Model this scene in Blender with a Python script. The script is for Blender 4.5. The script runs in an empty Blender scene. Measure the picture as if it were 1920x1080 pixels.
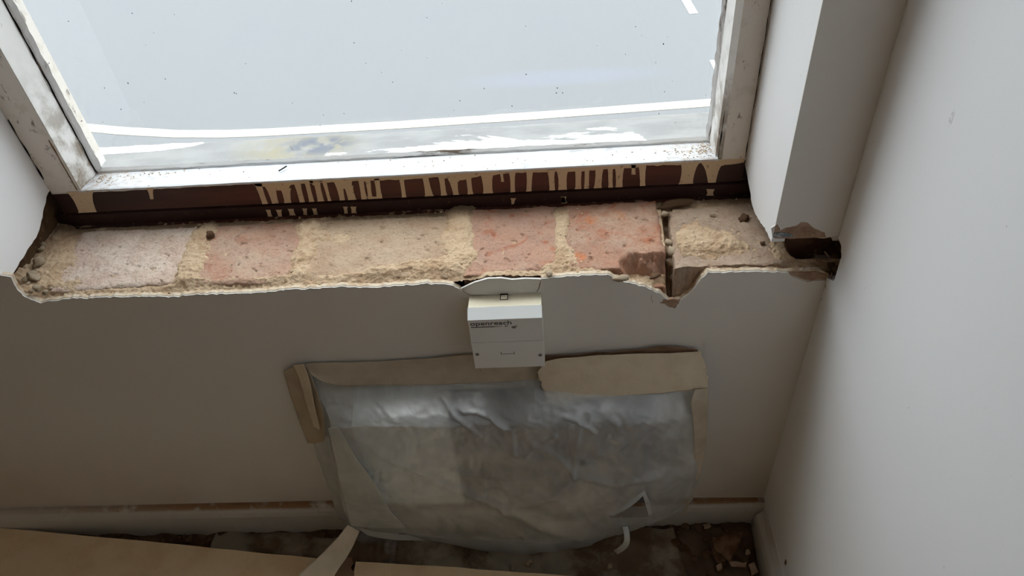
import bpy, bmesh, math, random
import numpy as np
from mathutils import Vector, Matrix, noise
from mathutils.geometry import delaunay_2d_cdt
random.seed(7)
S = bpy.context.scene
COL = S.collection

# ------------------------------------------------------------ camera
Rx = np.array([.9972, -.039, -.064]); Dn = np.array([.0726, .731, .678]); Dn /= np.linalg.norm(Dn)
Rx -= Rx.dot(Dn)*Dn; Rx /= np.linalg.norm(Rx); Fy = np.cross(Rx, Dn)
CAM = np.array([0, -.63, 1.11])
cam = bpy.data.objects.new('camera', bpy.data.cameras.new('camera')); COL.objects.link(cam); S.camera = cam
cam.data.sensor_width = 36; cam.data.lens = 1400/1920*36; cam.data.clip_start = .01; cam.data.clip_end = 500
# camera axes in world: right, up, back
ax = [np.array([Rx[i], Fy[i], -Dn[i]]) for i in range(3)]
cam.matrix_world = Matrix(((ax[0][0], -ax[1][0], -ax[2][0], CAM[0]), (ax[0][1], -ax[1][1], -ax[2][1], CAM[1]),
                           (ax[0][2], -ax[1][2], -ax[2][2], CAM[2]), (0, 0, 0, 1)))

def U(x, y, axis, v):
    "point of the real plane (axis = v) seen at photo pixel x, y"
    r = np.array([x-960, y-540, 1400.])/1400
    d = np.array([Rx@r, Fy@r, -Dn@r]); t = (v-CAM[axis])/d[axis]
    return CAM + t*d

# ------------------------------------------------------------ sky and exposure
W = bpy.data.worlds.new('overcast_sky'); S.world = W; W.use_nodes = True
wn = W.node_tree.nodes; wl = W.node_tree.links
bg = wn['Background']
tc = wn.new('ShaderNodeTexCoord'); sp = wn.new('ShaderNodeSeparateXYZ'); cr = wn.new('ShaderNodeValToRGB')
wl.new(tc.outputs['Generated'], sp.inputs[0]); wl.new(sp.outputs['Z'], cr.inputs[0]); wl.new(cr.outputs[0], bg.inputs[0])
cr.color_ramp.elements[0].position = 0.0; cr.color_ramp.elements[0].color = (.38, .40, .425, 1)
cr.color_ramp.elements[1].position = .9; cr.color_ramp.elements[1].color = (.92, .95, .98, 1)
bg.inputs[1].default_value = 4.5
sun = bpy.data.objects.new('hazy_sun', bpy.data.lights.new('hazy_sun', 'SUN')); COL.objects.link(sun)
sun.data.energy = 2.0; sun.data.angle = math.radians(40); sun.data.color = (1, .985, .96)
sun.rotation_euler = Vector((.36, -.24, -1.0)).to_track_quat('-Z', 'Y').to_euler()
S.view_settings.view_transform = 'Standard'; S.view_settings.look = 'None'
S.view_settings.exposure = 0.25; S.view_settings.gamma = 1; S.view_settings.use_curve_mapping = False
S.cycles.max_bounces = 14; S.cycles.diffuse_bounces = 8; S.cycles.transparent_max_bounces = 16
S.cycles.use_denoising = True

# ------------------------------------------------------------ materials
def srgb(r, g, b):
    f = lambda c: (c/255/12.92) if c/255 <= .04045 else ((c/255+.055)/1.055)**2.4
    return (f(r), f(g), f(b), 1)

class Mat:
    def __init__(s, name, base, rough=.8, spec=.3):
        s.m = bpy.data.materials.new(name); s.m.use_nodes = True
        s.nt = s.m.node_tree; s.N = s.nt.nodes; s.L = s.nt.links
        s.b = s.N['Principled BSDF']; s.out = s.N['Material Output']
        s.b.inputs['Roughness'].default_value = rough; s.b.inputs['Specular IOR Level'].default_value = spec
        s.b.inputs['Base Color'].default_value = base; s.cur = base
        s.tc = s.N.new('ShaderNodeTexCoord').outputs['Object']
    def mapping(s, scale):
        mp = s.N.new('ShaderNodeMapping'); mp.inputs['Scale'].default_value = scale; s.L.new(s.tc, mp.inputs[0]); return mp.outputs[0]
    def noise(s, scale, detail=6, rough=.6, stretch=None, dist=0):
        n = s.N.new('ShaderNodeTexNoise'); n.inputs['Scale'].default_value = scale; n.inputs['Detail'].default_value = detail
        n.inputs['Roughness'].default_value = rough; n.inputs['Distortion'].default_value = dist
        s.L.new(s.mapping(stretch) if stretch else s.tc, n.inputs['Vector']); return n.outputs['Fac']
    def voro(s, scale, stretch=None):
        n = s.N.new('ShaderNodeTexVoronoi'); n.inputs['Scale'].default_value = scale
        s.L.new(s.mapping(stretch) if stretch else s.tc, n.inputs['Vector']); return n.outputs['Distance']
    def ramp(s, f, a, b, va=0., vb=1.):
        r = s.N.new('ShaderNodeMapRange'); r.interpolation_type = 'SMOOTHSTEP'
        r.inputs[1].default_value = a; r.inputs[2].default_value = b; r.inputs[3].default_value = va; r.inputs[4].default_value = vb
        s.L.new(f, r.inputs[0]); return r.outputs[0]
    def math(s, op, a, b):
        n = s.N.new('ShaderNodeMath'); n.operation = op
        for i, v in enumerate((a, b)):
            if isinstance(v, (int, float)): n.inputs[i].default_value = v
            else: s.L.new(v, n.inputs[i])
        return n.outputs[0]
    def axis(s, i):
        n = s.N.new('ShaderNodeSeparateXYZ'); s.L.new(s.tc, n.inputs[0]); return n.outputs[i]
    def blob(s, c, r, sc=(1, 1, 1)):
        "1 near point c (object space), 0 past r"
        mp = s.N.new('ShaderNodeVectorMath'); mp.operation = 'SUBTRACT'; s.L.new(s.tc, mp.inputs[0]); mp.inputs[1].default_value = c
        m2 = s.N.new('ShaderNodeVectorMath'); m2.operation = 'MULTIPLY'; s.L.new(mp.outputs[0], m2.inputs[0]); m2.inputs[1].default_value = sc
        ln = s.N.new('ShaderNodeVectorMath'); ln.operation = 'LENGTH'; s.L.new(m2.outputs[0], ln.inputs[0])
        return s.ramp(ln.outputs['Value'], r, r*.35)
    def mix(s, fac, col):
        n = s.N.new('ShaderNodeMix'); n.data_type = 'RGBA'
        s.L.new(fac, n.inputs[0])
        if isinstance(s.cur, tuple): n.inputs[6].default_value = s.cur
        else: s.L.new(s.cur, n.inputs[6])
        if isinstance(col, tuple): n.inputs[7].default_value = col
        else: s.L.new(col, n.inputs[7])
        s.cur = n.outputs[2]; s.L.new(s.cur, s.b.inputs['Base Color']); return s
    def bump(s, f, strength=.3, dist=.001):
        n = s.N.new('ShaderNodeBump'); n.inputs['Strength'].default_value = strength; n.inputs['Distance'].default_value = dist
        s.L.new(f, n.inputs['Height'])
        old = s.b.inputs['Normal']
        if old.is_linked: s.L.new(old.links[0].from_socket, n.inputs['Normal'])
        s.L.new(n.outputs[0], old); return s

M = {}
def wallpaint(name, col, tint):
    a = Mat(name, col, .65, .3)
    a.mix(a.ramp(a.noise(1.6, 4), .35, .7, 0, .35), tint)
    a.mix(a.ramp(a.noise(160, 3), .70, .78, 0, .5), srgb(120, 105, 90))
    a.bump(a.noise(220, 3), .12, .0006).bump(a.noise(25, 3), .10, .002)
    return a
wp = wallpaint('white_wall_paint', srgb(222, 220, 216), srgb(214, 208, 200))
# uneven browner tone close to the floor
wp.mix(wp.math('MULTIPLY', wp.ramp(wp.axis(2), .32, .06, 0, .55), wp.ramp(wp.noise(3, 5), .3, .7, .4, 1)), srgb(178, 156, 130))
M['wall'] = wp.m
a = wallpaint('warm_cream_paint', srgb(244, 232, 212), srgb(238, 226, 206)); M['warm'] = a.m
a = wallpaint('white_reveal_paint', srgb(230, 230, 230), srgb(222, 222, 224)); M['reveal'] = a.m
a = wallpaint('right_wall_paint', srgb(240, 241, 243), srgb(234, 235, 238))
a.mix(a.math('MULTIPLY', a.blob(tuple(U(1784, 222, 0, .30)), .007, (1, 2.2, .8)), a.ramp(a.noise(300, 4), .45, .6)), srgb(186, 186, 186)); M['rwall'] = a.m
a = Mat('pink_brown_plaster', srgb(176, 148, 128), .95, .1)
a.mix(a.ramp(a.noise(60, 6), .4, .65), srgb(150, 122, 103)).mix(a.ramp(a.noise(300, 4), .6, .7, 0, .6), srgb(214, 196, 176))
a.bump(a.noise(350, 5), .5, .001); M['plaster'] = a.m
a = Mat('cream_plaster', srgb(212, 196, 174), .95, .1)
a.mix(a.ramp(a.noise(90, 6), .45, .65), srgb(190, 166, 138)); a.bump(a.noise(350, 5), .5, .001); M['cream_plaster'] = a.m
a = Mat('sandy_mortar', srgb(208, 182, 152), 1, .05)
a.mix(a.ramp(a.noise(38, 6), .42, .66), srgb(188, 158, 128)).mix(a.ramp(a.noise(420, 4), .56, .72, 0, .8), srgb(230, 210, 182))
a.mix(a.ramp(a.voro(500), .05, .25, .6, 0), srgb(110, 84, 62))
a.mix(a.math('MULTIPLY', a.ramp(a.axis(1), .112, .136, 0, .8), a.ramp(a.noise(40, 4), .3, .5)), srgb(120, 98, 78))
a.bump(a.noise(450, 6, .7), .9, .0016); M['mortar'] = a.m

def brickmat(name, base, pink, orange, o_amt, centre=None, warm=None):
    a = Mat(name, base, .95, .08)
    a.mix(a.ramp(a.noise(26, 5, .6), .40, .62), pink)
    a.mix(a.ramp(a.noise(34, 6, .6, dist=1.5), .66-.10*o_amt, .80-.08*o_amt, 0, .75), orange)
    if centre is not None:
        for c, r in centre: a.mix(a.math('MULTIPLY', a.blob(c, r), a.ramp(a.noise(120, 5), .3, .6)), warm)
    a.mix(a.ramp(a.noise(14, 5, .6), .46, .70, 0, .6), srgb(208, 186, 164))         # dust
    a.mix(a.ramp(a.noise(240, 6, .75), .50, .62, 0, .45), srgb(168, 134, 112))
    a.mix(a.ramp(a.noise(420, 4, .7), .60, .68, 0, .75), srgb(128, 94, 72))
    a.mix(a.ramp(a.noise(210, 4), .68, .74, 0, .8), srgb(226, 208, 186))
    a.bump(a.noise(320, 7, .75), 1., .0018).bump(a.noise(70, 5), .5, .003)
    return a.m
ORG = srgb(188, 112, 82)
M['brick_tan'] = brickmat('pale_tan_brick', srgb(230, 212, 196), srgb(220, 194, 178), srgb(214, 164, 138), .2)
M['brick_sand'] = brickmat('sandy_brick', srgb(202, 178, 152), srgb(192, 164, 138), srgb(212, 164, 130), .3)
M['brick_pink'] = brickmat('pink_brick', srgb(196, 156, 134), srgb(188, 152, 134), ORG, 1.1)
def uz(x, y, z=.54): return tuple(U(x, y, 2, z))
M['brick_red'] = brickmat('orange_stained_brick', srgb(194, 150, 126), srgb(184, 146, 126), ORG, 1.4,
                          [(uz(1085, 485), .012), (uz(1110, 415), .012), (uz(1160, 405), .012)], srgb(216, 128, 76))
M['brick_grey'] = brickmat('dusty_grey_brick', srgb(190, 168, 148), srgb(178, 152, 132), srgb(204, 166, 138), .1)
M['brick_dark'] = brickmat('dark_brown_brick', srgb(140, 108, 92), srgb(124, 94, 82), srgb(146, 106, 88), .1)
a = Mat('rubble_stone', srgb(216, 198, 172), 1, .05)
a.mix(a.ramp(a.noise(120, 4), .4, .65), srgb(188, 162, 134)); a.bump(a.noise(400, 5), .8, .0015); M['stone'] = a.m
a = Mat('dark_rubble', srgb(132, 104, 82), 1, .05)
a.mix(a.ramp(a.noise(60, 4), .4, .65), srgb(104, 78, 60)); a.bump(a.noise(400, 5), .8, .0015); M['dark_rubble'] = a.m

# peeling window paint
def peel(name, paint, under, amt, streak=(1, 1, 1)):
    a = Mat(name, paint, .5, .4)
    a.mix(a.ramp(a.noise(8, 5), .4, .7, 0, .4), srgb(214, 210, 204))
    d = a.ramp(a.noise(60, 8, .7, streak, .6), .60-amt, .66-amt)
    a.mix(d, under)
    a.mix(a.ramp(a.noise(220, 4, .6, streak), .66, .72, 0, .8), srgb(84, 72, 62))
    a.bump(d, -.5, .001).bump(a.noise(240, 5), .35, .0008)
    return a
a = peel('white_sill_paint', srgb(210, 214, 220), srgb(182, 184, 186), .02, (.5, 1, 1))
# brown dust heaps at both ends
for c in (U(190, 335, 2, .597), U(1338, 285, 2, .597)):
    a.mix(a.math('MULTIPLY', a.blob(tuple(c), .07, (.7, 1, 1)), a.ramp(a.noise(150, 6), .40, .70, 0, .7)), srgb(168, 142, 116))
M['rail_top'] = a.m
a = peel('worn_stile_paint', srgb(230, 228, 224), srgb(158, 144, 130), -.06, (1, 1, .25))
a.mix(a.math('MULTIPLY', a.ramp(a.axis(2), .80, .60), a.ramp(a.noise(30, 6), .40, .62)), srgb(138, 124, 108)); M['stile'] = a.m
a = peel('worn_grey_paint', srgb(222, 214, 204), srgb(186, 172, 158), -.07, (1, 1, .4))
a.mix(a.ramp(a.noise(55, 6), .50, .66, 0, .6), srgb(204, 194, 180))
a.mix(a.ramp(a.noise(90, 5, .6, (1, 1, .5)), .62, .70, 0, .8), srgb(110, 96, 84)); M['stile_grey'] = a.m
a = peel('peeling_bead_paint', srgb(226, 226, 226), srgb(96, 76, 60), .04, (1, 1, .12)); M['bead_v'] = a.m
a = peel('peeling_putty_paint', srgb(230, 230, 230), srgb(110, 96, 82), .03, (.12, 1, 1)); M['bead_h'] = a.m
a = Mat('brown_wood_stain', srgb(86, 44, 32), .55, .4)
a.mix(a.ramp(a.noise(22, 5, .6, (.15, 1, 1.6)), .4, .65), srgb(66, 33, 26))
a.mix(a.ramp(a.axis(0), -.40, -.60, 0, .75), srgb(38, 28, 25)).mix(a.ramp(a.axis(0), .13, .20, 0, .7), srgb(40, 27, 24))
a.mix(a.ramp(a.noise(300, 4), .70, .76, 0, .6), srgb(150, 122, 100)); a.bump(a.noise(90, 4, .6, (.1, 1, 1)), .3, .0008); M['brown'] = a.m
a = Mat('dark_wood', srgb(52, 32, 28), .6, .3); a.mix(a.ramp(a.noise(200, 5), .62, .72, 0, .6), srgb(116, 94, 76)); M['darkwood'] = a.m
a = Mat('cream_paint', srgb(206, 180, 148), .6, .3)
a.mix(a.ramp(a.noise(160, 6), .60, .70, 0, .6), srgb(128, 104, 84)); a.bump(a.noise(200, 4), .3, .0006); M['cream'] = a.m

# outdoor sill: grey with peeled white paint
a = Mat('outer_sill_grey', (0.2225, 0.2225, 0.2162, 1), .7, .2)
a.mix(a.ramp(a.noise(30, 5, .6, (.4, 1, 1)), .35, .65), (0.1714, 0.1714, 0.1686, 1))
a.mix(a.math('MULTIPLY', a.blob(tuple(U(560, 272, 2, .536)), .085, (.7, 1.3, 1)), a.ramp(a.noise(20, 4), .3, .6)), (0.2073, 0.1841, 0.1186, 1))
a.mix(a.math('MULTIPLY', a.blob(tuple(U(598, 272, 2, .536)), .065, (.9, 1.6, 1)), a.ramp(a.noise(45, 6), .36, .56)), (0.0870, 0.0952, 0.1186, 1))
edge_y = a.math('ADD', a.ramp(a.axis(0), -.42, -.10, .238, .312), a.math('MULTIPLY', a.ramp(a.axis(0), .11, .16), -.075))
f = a.math('SUBTRACT', edge_y, a.axis(1))
f = a.math('ADD', f, a.math('MULTIPLY', a.math('SUBTRACT', a.noise(16, 7, .62, (.30, 1, 1), .8), .5), .22))
a.mix(a.ramp(f, -.001, .003), (0.9000, 0.9000, 0.9000, 1))
l = a.math('ADD', a.blob((-.655, .345, .535), .17, (1, 6.0, 1)), a.math('MULTIPLY', a.math('SUBTRACT', a.noise(30, 5), .5), .5))
a.mix(a.ramp(l, .42, .47), (0.9000, 0.9000, 0.9000, 1))
a.bump(a.noise(200, 5), .4, .001); M['outer_sill'] = a.m

a = Mat('grey_asphalt', (0.1560, 0.1620, 0.1668, 1), .9, .1)
a.mix(a.ramp(a.noise(60, 4), .4, .6, 0, .10), (0.1219, 0.1309, 0.1377, 1)).mix(a.ramp(a.noise(1.2, 5), .50, .72, 0, .16), (0.1427, 0.1475, 0.1639, 1))
a.mix(a.blob((.1, 7.35, -3), .9, (.6, 3.5, 1)), (0.1598, 0.1673, 0.1869, 1))
a.bump(a.noise(70, 4), .4, .01); M['road'] = a.m
a = Mat('worn_road_paint', (0.3597, 0.3459, 0.2941, 1), .8, .2)
a.mix(a.ramp(a.noise(9, 6), .52, .72, 0, .6), (0.2309, 0.2341, 0.2228, 1)); M['line'] = a.m
a = Mat('white_road_paint', (0.3906, 0.3924, 0.3844, 1), .8, .2)
a.mix(a.ramp(a.noise(14, 6), .50, .66, 0, .7), (0.2239, 0.2341, 0.2361, 1)); M['dash'] = a.m

# glass: clear, with dried dirt specks
a = Mat('dirty_window_glass', (1, 1, 1, 1))
tr = a.N.new('ShaderNodeBsdfTransparent'); tr.inputs[0].default_value = (.94, .96, .96, 1)
gl = a.N.new('ShaderNodeBsdfGlossy'); gl.inputs['Roughness'].default_value = .02
ge = a.N.new('ShaderNodeNewGeometry'); dt = a.N.new('ShaderNodeVectorMath'); dt.operation = 'DOT_PRODUCT'
a.L.new(ge.outputs['Incoming'], dt.inputs[0]); a.L.new(ge.outputs['Normal'], dt.inputs[1])
fres = a.math('ADD', a.math('MULTIPLY', a.math('POWER', a.math('SUBTRACT', 1., a.math('ABSOLUTE', dt.outputs['Value'], 0)), 5.), .96), .04)
m1 = a.N.new('ShaderNodeMixShader'); a.L.new(fres, m1.inputs[0]); a.L.new(tr.outputs[0], m1.inputs[1]); a.L.new(gl.outputs[0], m1.inputs[2])
df = a.N.new('ShaderNodeBsdfTranslucent'); df.inputs[0].default_value = (.8, .8, .78, 1)
fog = a.math('ADD', a.ramp(a.noise(3, 3), .3, .8, .004, .010), a.ramp(a.axis(2), .66, .59, 0, .010))
m2 = a.N.new('ShaderNodeMixShader'); a.L.new(fog, m2.inputs[0]); a.L.new(m1.outputs[0], m2.inputs[1]); a.L.new(df.outputs[0], m2.inputs[2])
a.L.new(m2.outputs[0], a.out.inputs[0]); M['glass'] = a.m
M['speck'] = Mat('dark_speck', srgb(50, 50, 48), .9).m
M['speck_w'] = Mat('pale_speck', srgb(235, 235, 235), .9).m

# translucent masking plastic
a = Mat('cloudy_plastic_film', (1, 1, 1, 1))
tr = a.N.new('ShaderNodeBsdfTransparent'); tr.inputs[0].default_value = (.96, .96, .96, 1)
d1 = a.N.new('ShaderNodeBsdfDiffuse'); d1.inputs[0].default_value = (.86, .91, .93, 1)
d2 = a.N.new('ShaderNodeBsdfTranslucent'); d2.inputs[0].default_value = (.84, .89, .91, 1)
g = a.N.new('ShaderNodeBsdfGlossy'); g.inputs['Roughness'].default_value = .33
bp = a.N.new('ShaderNodeBump'); bp.inputs['Strength'].default_value = .25; bp.inputs['Distance'].default_value = .002; a.L.new(a.noise(45, 5, .6, dist=1), bp.inputs['Height'])
for x in (d1, g): a.L.new(bp.outputs[0], x.inputs['Normal'])
q = a.N.new('ShaderNodeMixShader'); q.inputs[0].default_value = .35; a.L.new(d1.outputs[0], q.inputs[1]); a.L.new(d2.outputs[0], q.inputs[2])
q3 = a.N.new('ShaderNodeMixShader'); q3.inputs[0].default_value = .32; a.L.new(q.outputs[0], q3.inputs[1]); a.L.new(g.outputs[0], q3.inputs[2])
q2 = a.N.new('ShaderNodeMixShader'); a.L.new(a.ramp(a.noise(9, 5, .55, dist=1.2), .30, .72, .44, .66), q2.inputs[0])
a.L.new(tr.outputs[0], q2.inputs[1]); a.L.new(q3.outputs[0], q2.inputs[2]); a.L.new(q2.outputs[0], a.out.inputs[0]); M['film'] = a.m

def film2(name, c):
    a = Mat(name, (1, 1, 1, 1)); tr = a.N.new('ShaderNodeBsdfTransparent'); a.b.inputs['Base Color'].default_value = c; a.b.inputs['Roughness'].default_value = .45
    a.cur = c; a.mix(a.ramp(a.noise(14, 6), .42, .62), srgb(112, 92, 70)); q = a.N.new('ShaderNodeMixShader'); a.L.new(a.ramp(a.noise(10, 4), .3, .7, .62, .85), q.inputs[0])
    a.L.new(tr.outputs[0], q.inputs[1]); a.L.new(a.b.outputs[0], q.inputs[2]); a.L.new(q.outputs[0], a.out.inputs[0]); a.bump(a.noise(60, 4), .3, .002); return a.m
M['film_dusty'] = film2('dusty_plastic_film', srgb(164, 154, 136)); M['film_grey'] = film2('grey_plastic_film', srgb(170, 168, 164))
def paper(name, c, c2):
    a = Mat(name, c, .8, .2); a.mix(a.ramp(a.noise(20, 6), .4, .7), c2).mix(a.ramp(a.noise(300, 3), .65, .75, 0, .4), srgb(120, 96, 70))
    a.bump(a.noise(60, 4), .25, .002).bump(a.noise(400, 3), .15, .0006); return a.m
M['tape'] = paper('cream_masking_tape', srgb(196, 184, 164), srgb(180, 166, 146))
M['tape_pale'] = paper('pale_masking_tape', srgb(222, 208, 184), srgb(208, 192, 166))
M['paper_brown'] = paper('dusty_brown_paper', srgb(112, 92, 74), srgb(88, 70, 54))
M['tape_dark'] = paper('brown_stained_tape', srgb(150, 122, 98), srgb(128, 100, 78))
M['board'] = paper('brown_protection_board', srgb(232, 208, 170), srgb(222, 192, 152))
def skirtmat(name, z0, z1, x0, x1):
    a = Mat(name, srgb(196, 192, 184), .5, .35)
    a.mix(a.math('MULTIPLY', a.math('MULTIPLY', a.ramp(a.axis(2), z0, z1), a.ramp(a.noise(40, 6), .3, .5)), a.ramp(a.axis(0), x0, x1, .25, 1)), srgb(142, 108, 78))
    a.mix(a.ramp(a.noise(90, 6), .60, .74, 0, .35), srgb(148, 130, 110)); return a.m
M['skirting'] = skirtmat('dusty_skirting_paint', .073, .080, -.95, -.55); M['skirting_low'] = skirtmat('dusty_low_skirting_paint', .061, .066, -1, -.9)
a = Mat('brown_floor_dirt', srgb(104, 82, 62), 1, .05)
a.mix(a.ramp(a.noise(18, 6), .42, .60), srgb(82, 60, 44)).mix(a.ramp(a.noise(120, 5), .55, .68, 0, .7), srgb(132, 106, 80)); a.bump(a.noise(200, 6, .7), .9, .003); M['dirt'] = a.m
a = Mat('wood_floor', srgb(206, 174, 136), .8, .2); a.mix(a.ramp(a.noise(6, 5, .6, (1, .1, 1)), .4, .65), srgb(186, 146, 106)); M['floor'] = a.m
a = Mat('ceiling_paint', srgb(228, 226, 222), .9, .1); M['ceiling'] = a.m
M['outside'] = Mat('outer_render', srgb(170, 166, 160), .9).m
M['pav'] = Mat('paving', (.2, .2, .2, 1), .9).m

M['sock_white'] = (lambda a: (a.bump(a.noise(300, 2), .04, .0003), a.m)[1])(Mat('white_plastic', srgb(226, 228, 228), .32, .5))
a = Mat('yellowed_plastic', srgb(226, 218, 194), .4, .5); a.mix(a.ramp(a.noise(700, 2), .70, .76), srgb(120, 108, 90)); M['sock_cream'] = a.m
M['ink'] = Mat('grey_ink', srgb(78, 76, 76), .6).m
M['groove'] = Mat('shadow_gap', srgb(120, 116, 110), .9).m
a = Mat('steel_screw', (.45, .45, .45, 1), .35); a.b.inputs['Metallic'].default_value = .9; M['steel'] = a.m
M['unit_white'] = Mat('white_enamel', srgb(240, 246, 248), .4, .5).m
M['unit_grey'] = Mat('slate_grey_plastic', srgb(88, 90, 104), .4, .5).m
a = Mat('galvanised_bead', srgb(104, 116, 126), .5, .5); a.mix(a.ramp(a.noise(200, 5), .45, .6), srgb(170, 170, 168)); M['zinc'] = a.m
M['fibre'] = Mat('dry_fibre', srgb(150, 128, 104), 1).m
M['black'] = Mat('gap_dark', srgb(30, 24, 21), 1, .05).m  # near-black stands in for the shade inside cracks and the cable notch

# ------------------------------------------------------------ object helpers
def link(name, me, mat, parent=None, smooth=False):
    o = bpy.data.objects.new(name, me); COL.objects.link(o)
    if mat is not None: me.materials.append(M[mat])
    if parent is not None: o.parent = parent
    if smooth:
        for p in me.polygons: p.use_smooth = True
    return o
def mesh(name, vs, fs, mat, parent=None, smooth=False):
    me = bpy.data.meshes.new(name); me.from_pydata([tuple(map(float, v)) for v in vs], [], [tuple(map(int, f)) for f in fs]); me.update()
    return link(name, me, mat, parent, smooth)
def bm_obj(name, bm, mat, parent=None, smooth=False):
    bmesh.ops.recalc_face_normals(bm, faces=bm.faces)
    me = bpy.data.meshes.new(name); bm.to_mesh(me); bm.free(); return link(name, me, mat, parent, smooth)
def box(name, x0, x1, y0, y1, z0, z1, mat, parent=None, bev=0):
    bm = bmesh.new(); bmesh.ops.create_cube(bm, size=1)
    for v in bm.verts: v.co = ((x0+x1)/2+v.co.x*(x1-x0), (y0+y1)/2+v.co.y*(y1-y0), (z0+z1)/2+v.co.z*(z1-z0))
    if bev: bmesh.ops.bevel(bm, geom=bm.edges[:], offset=bev, segments=2, affect='EDGES', profile=.6)
    return bm_obj(name, bm, mat, parent)
def tag(o, label=None, cat=None, group=None, kind=None):
    if label: o['label'] = label
    if cat: o['category'] = cat
    if group: o['group'] = group
    if kind: o['kind'] = kind
    return o
def empty(name, loc=(0, 0, 0)):
    o = bpy.data.objects.new(name, None); COL.objects.link(o); o.location = loc; o.empty_display_size = .05; return o
def prism(name, pts, axis, v0, v1, mat, parent=None):
    "polygon of 3-D points lying in plane axis=v0, extruded to v1"
    n = len(pts); A = [list(p) for p in pts]; B = [list(p) for p in pts]
    for p in A: p[axis] = v0
    for p in B: p[axis] = v1
    uu, vv = [i for i in range(3) if i != axis]
    co, _, tri, vo, _, _ = delaunay_2d_cdt([Vector((p[uu], p[vv])) for p in pts], [(i, (i+1) % n) for i in range(n)], [], 1, 1e-7)
    bm = bmesh.new(); caps = []
    for v in (v0, v1):
        row = []
        for c in co:
            q = [0, 0, 0]; q[axis] = v; q[uu] = c[0]; q[vv] = c[1]; row.append(bm.verts.new(q))
        caps.append(row)
    cnt = {}
    for t in tri:
        for k in range(3):
            a_, b_ = t[k], t[(k+1) % 3]; cnt[(min(a_, b_), max(a_, b_))] = cnt.get((min(a_, b_), max(a_, b_)), 0)+1
    for t in tri:
        bm.faces.new([caps[0][i] for i in t]); bm.faces.new([caps[1][i] for i in t[::-1]])
        for k in range(3):
            a_, b_ = t[k], t[(k+1) % 3]
            if cnt[(min(a_, b_), max(a_, b_))] == 1: bm.faces.new((caps[0][a_], caps[0][b_], caps[1][b_], caps[1][a_]))
    return bm_obj(name, bm, mat, parent)
def jag(pts, step=.006, amp=.0012, axes=(0, 2), seed=0):
    "break a 3-D polyline into short uneven pieces"
    out = []
    for i in range(len(pts)-1):
        a, b = np.array(pts[i]), np.array(pts[i+1]); L = np.linalg.norm(b-a); n = max(1, int(L/step))
        for k in range(n):
            p = a+(b-a)*k/n
            if k or i:
                for q in axes: p[q] += amp*2*(noise.noise(Vector((p[0]*170+seed*9, p[1]*170+q*31, p[2]*170))))
            out.append(tuple(p))
    out.append(tuple(pts[-1])); return out
def fbm(x, y, s, o=5): return noise.fractal(Vector((x*s, y*s, 3.1)), .8, 2.1, o)
def stone_mesh(seed, sub=2, flat=.7):
    bm = bmesh.new(); bmesh.ops.create_icosphere(bm, subdivisions=sub, radius=1)
    for v in bm.verts:
        d = noise.noise(v.co*1.1+Vector((seed*7.3, 0, 0)))*.7+noise.noise(v.co*3+Vector((0, seed*3, 0)))*.22
        v.co *= 1+d; v.co.z *= flat
    me = bpy.data.meshes.new('stone'); bm.to_mesh(me); bm.free(); return me

# ------------------------------------------------------------ room
FX0, FX1, FY0, CEIL = -2.6, .30, -3.0, 2.55
ZS = .54
o = box('floor', FX0-.1, FX1+.1, FY0-.1, .2, -.1, 0, 'floor'); tag(o, kind='structure')
o = box('ceiling', FX0-.1, FX1+.1, FY0-.1, .2, CEIL, CEIL+.1, 'ceiling'); tag(o, kind='structure')
o = box('wall_left', FX0-.1, FX0, FY0-.1, .2, 0, CEIL, 'warm'); tag(o, kind='structure')
o = box('wall_back', FX0, FX1, FY0-.1, FY0, 0, CEIL, 'warm'); tag(o, kind='structure')

# right wall with the hole knocked out beside the sill
hole = [(1559, 447), (1571, 447), (1577, 462), (1578, 478), (1572, 500), (1563, 528), (1556, 520)]
hp = [tuple(U(x, y, 0, FX1)) for x, y in hole]
hp = [(FX1, p[1], p[2]) for p in hp]
hp[0] = (FX1, .012, hp[0][2]); hp[-1] = (FX1, .012, hp[-1][2]-.012)
ring = [(FX1, .19, 0), (FX1, FY0, 0), (FX1, FY0, CEIL), (FX1, .19, CEIL), (FX1, .19, hp[0][2])] + jag(hp, .003, .0012, (1, 2)) + [(FX1, .19, hp[-1][2])]
o = prism('wall_right', ring, 0, FX1, FX1+.02, 'rwall'); tag(o, kind='structure')
box('brickwork', FX1+.02, FX1+.12, FY0, .19, 0, CEIL, 'dirt', o)
sm = box('drill_hole_rim', FX1-.0006, FX1+.001, -.1205, -.1155, .086, .096, 'dark_rubble', o, .0005)

# front wall: broken plaster edge, brick core
def W0(p, Y=0.): return tuple(U(p[0], p[1], 1, Y))
edge = [(17, 515), (22, 524), (30, 540), (42, 553), (58, 563), (75, 567), (97, 564), (130, 559), (200, 557), (270, 555), (335, 556), (352, 552), (440, 550), (470, 549),
        (560, 541), (640, 537), (700, 539), (715, 538), (780, 533), (812, 531), (845, 533), (860, 541)]
edgeR = [(1017, 522), (1060, 518), (1100, 515), (1140, 514), (1150, 520), (1180, 530), (1210, 538), (1240, 552), (1253, 562), (1262, 566),
         (1276, 562), (1290, 552), (1306, 535), (1316, 520), (1328, 511), (1400, 509), (1468, 510)]
skimR = edgeR[:9] + [(1246, 560), (1236, 567), (1252, 573), (1264, 578), (1272, 568)] + edgeR[10:] + [(1476, 511), (1490, 521), (1508, 525), (1520, 528), (1535, 525), (1550, 526), (1556, 520)]
bodyR = edgeR + [(1476, 511), (1500, 509), (1530, 508), (1550, 512), (1556, 518)]
crack = [(860, 541), (868, 547), (880, 553), (945, 554), (1004, 554), (1011, 540), (1017, 522)]
HEAD = 2.25; XL, XR = -.645, .23
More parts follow.
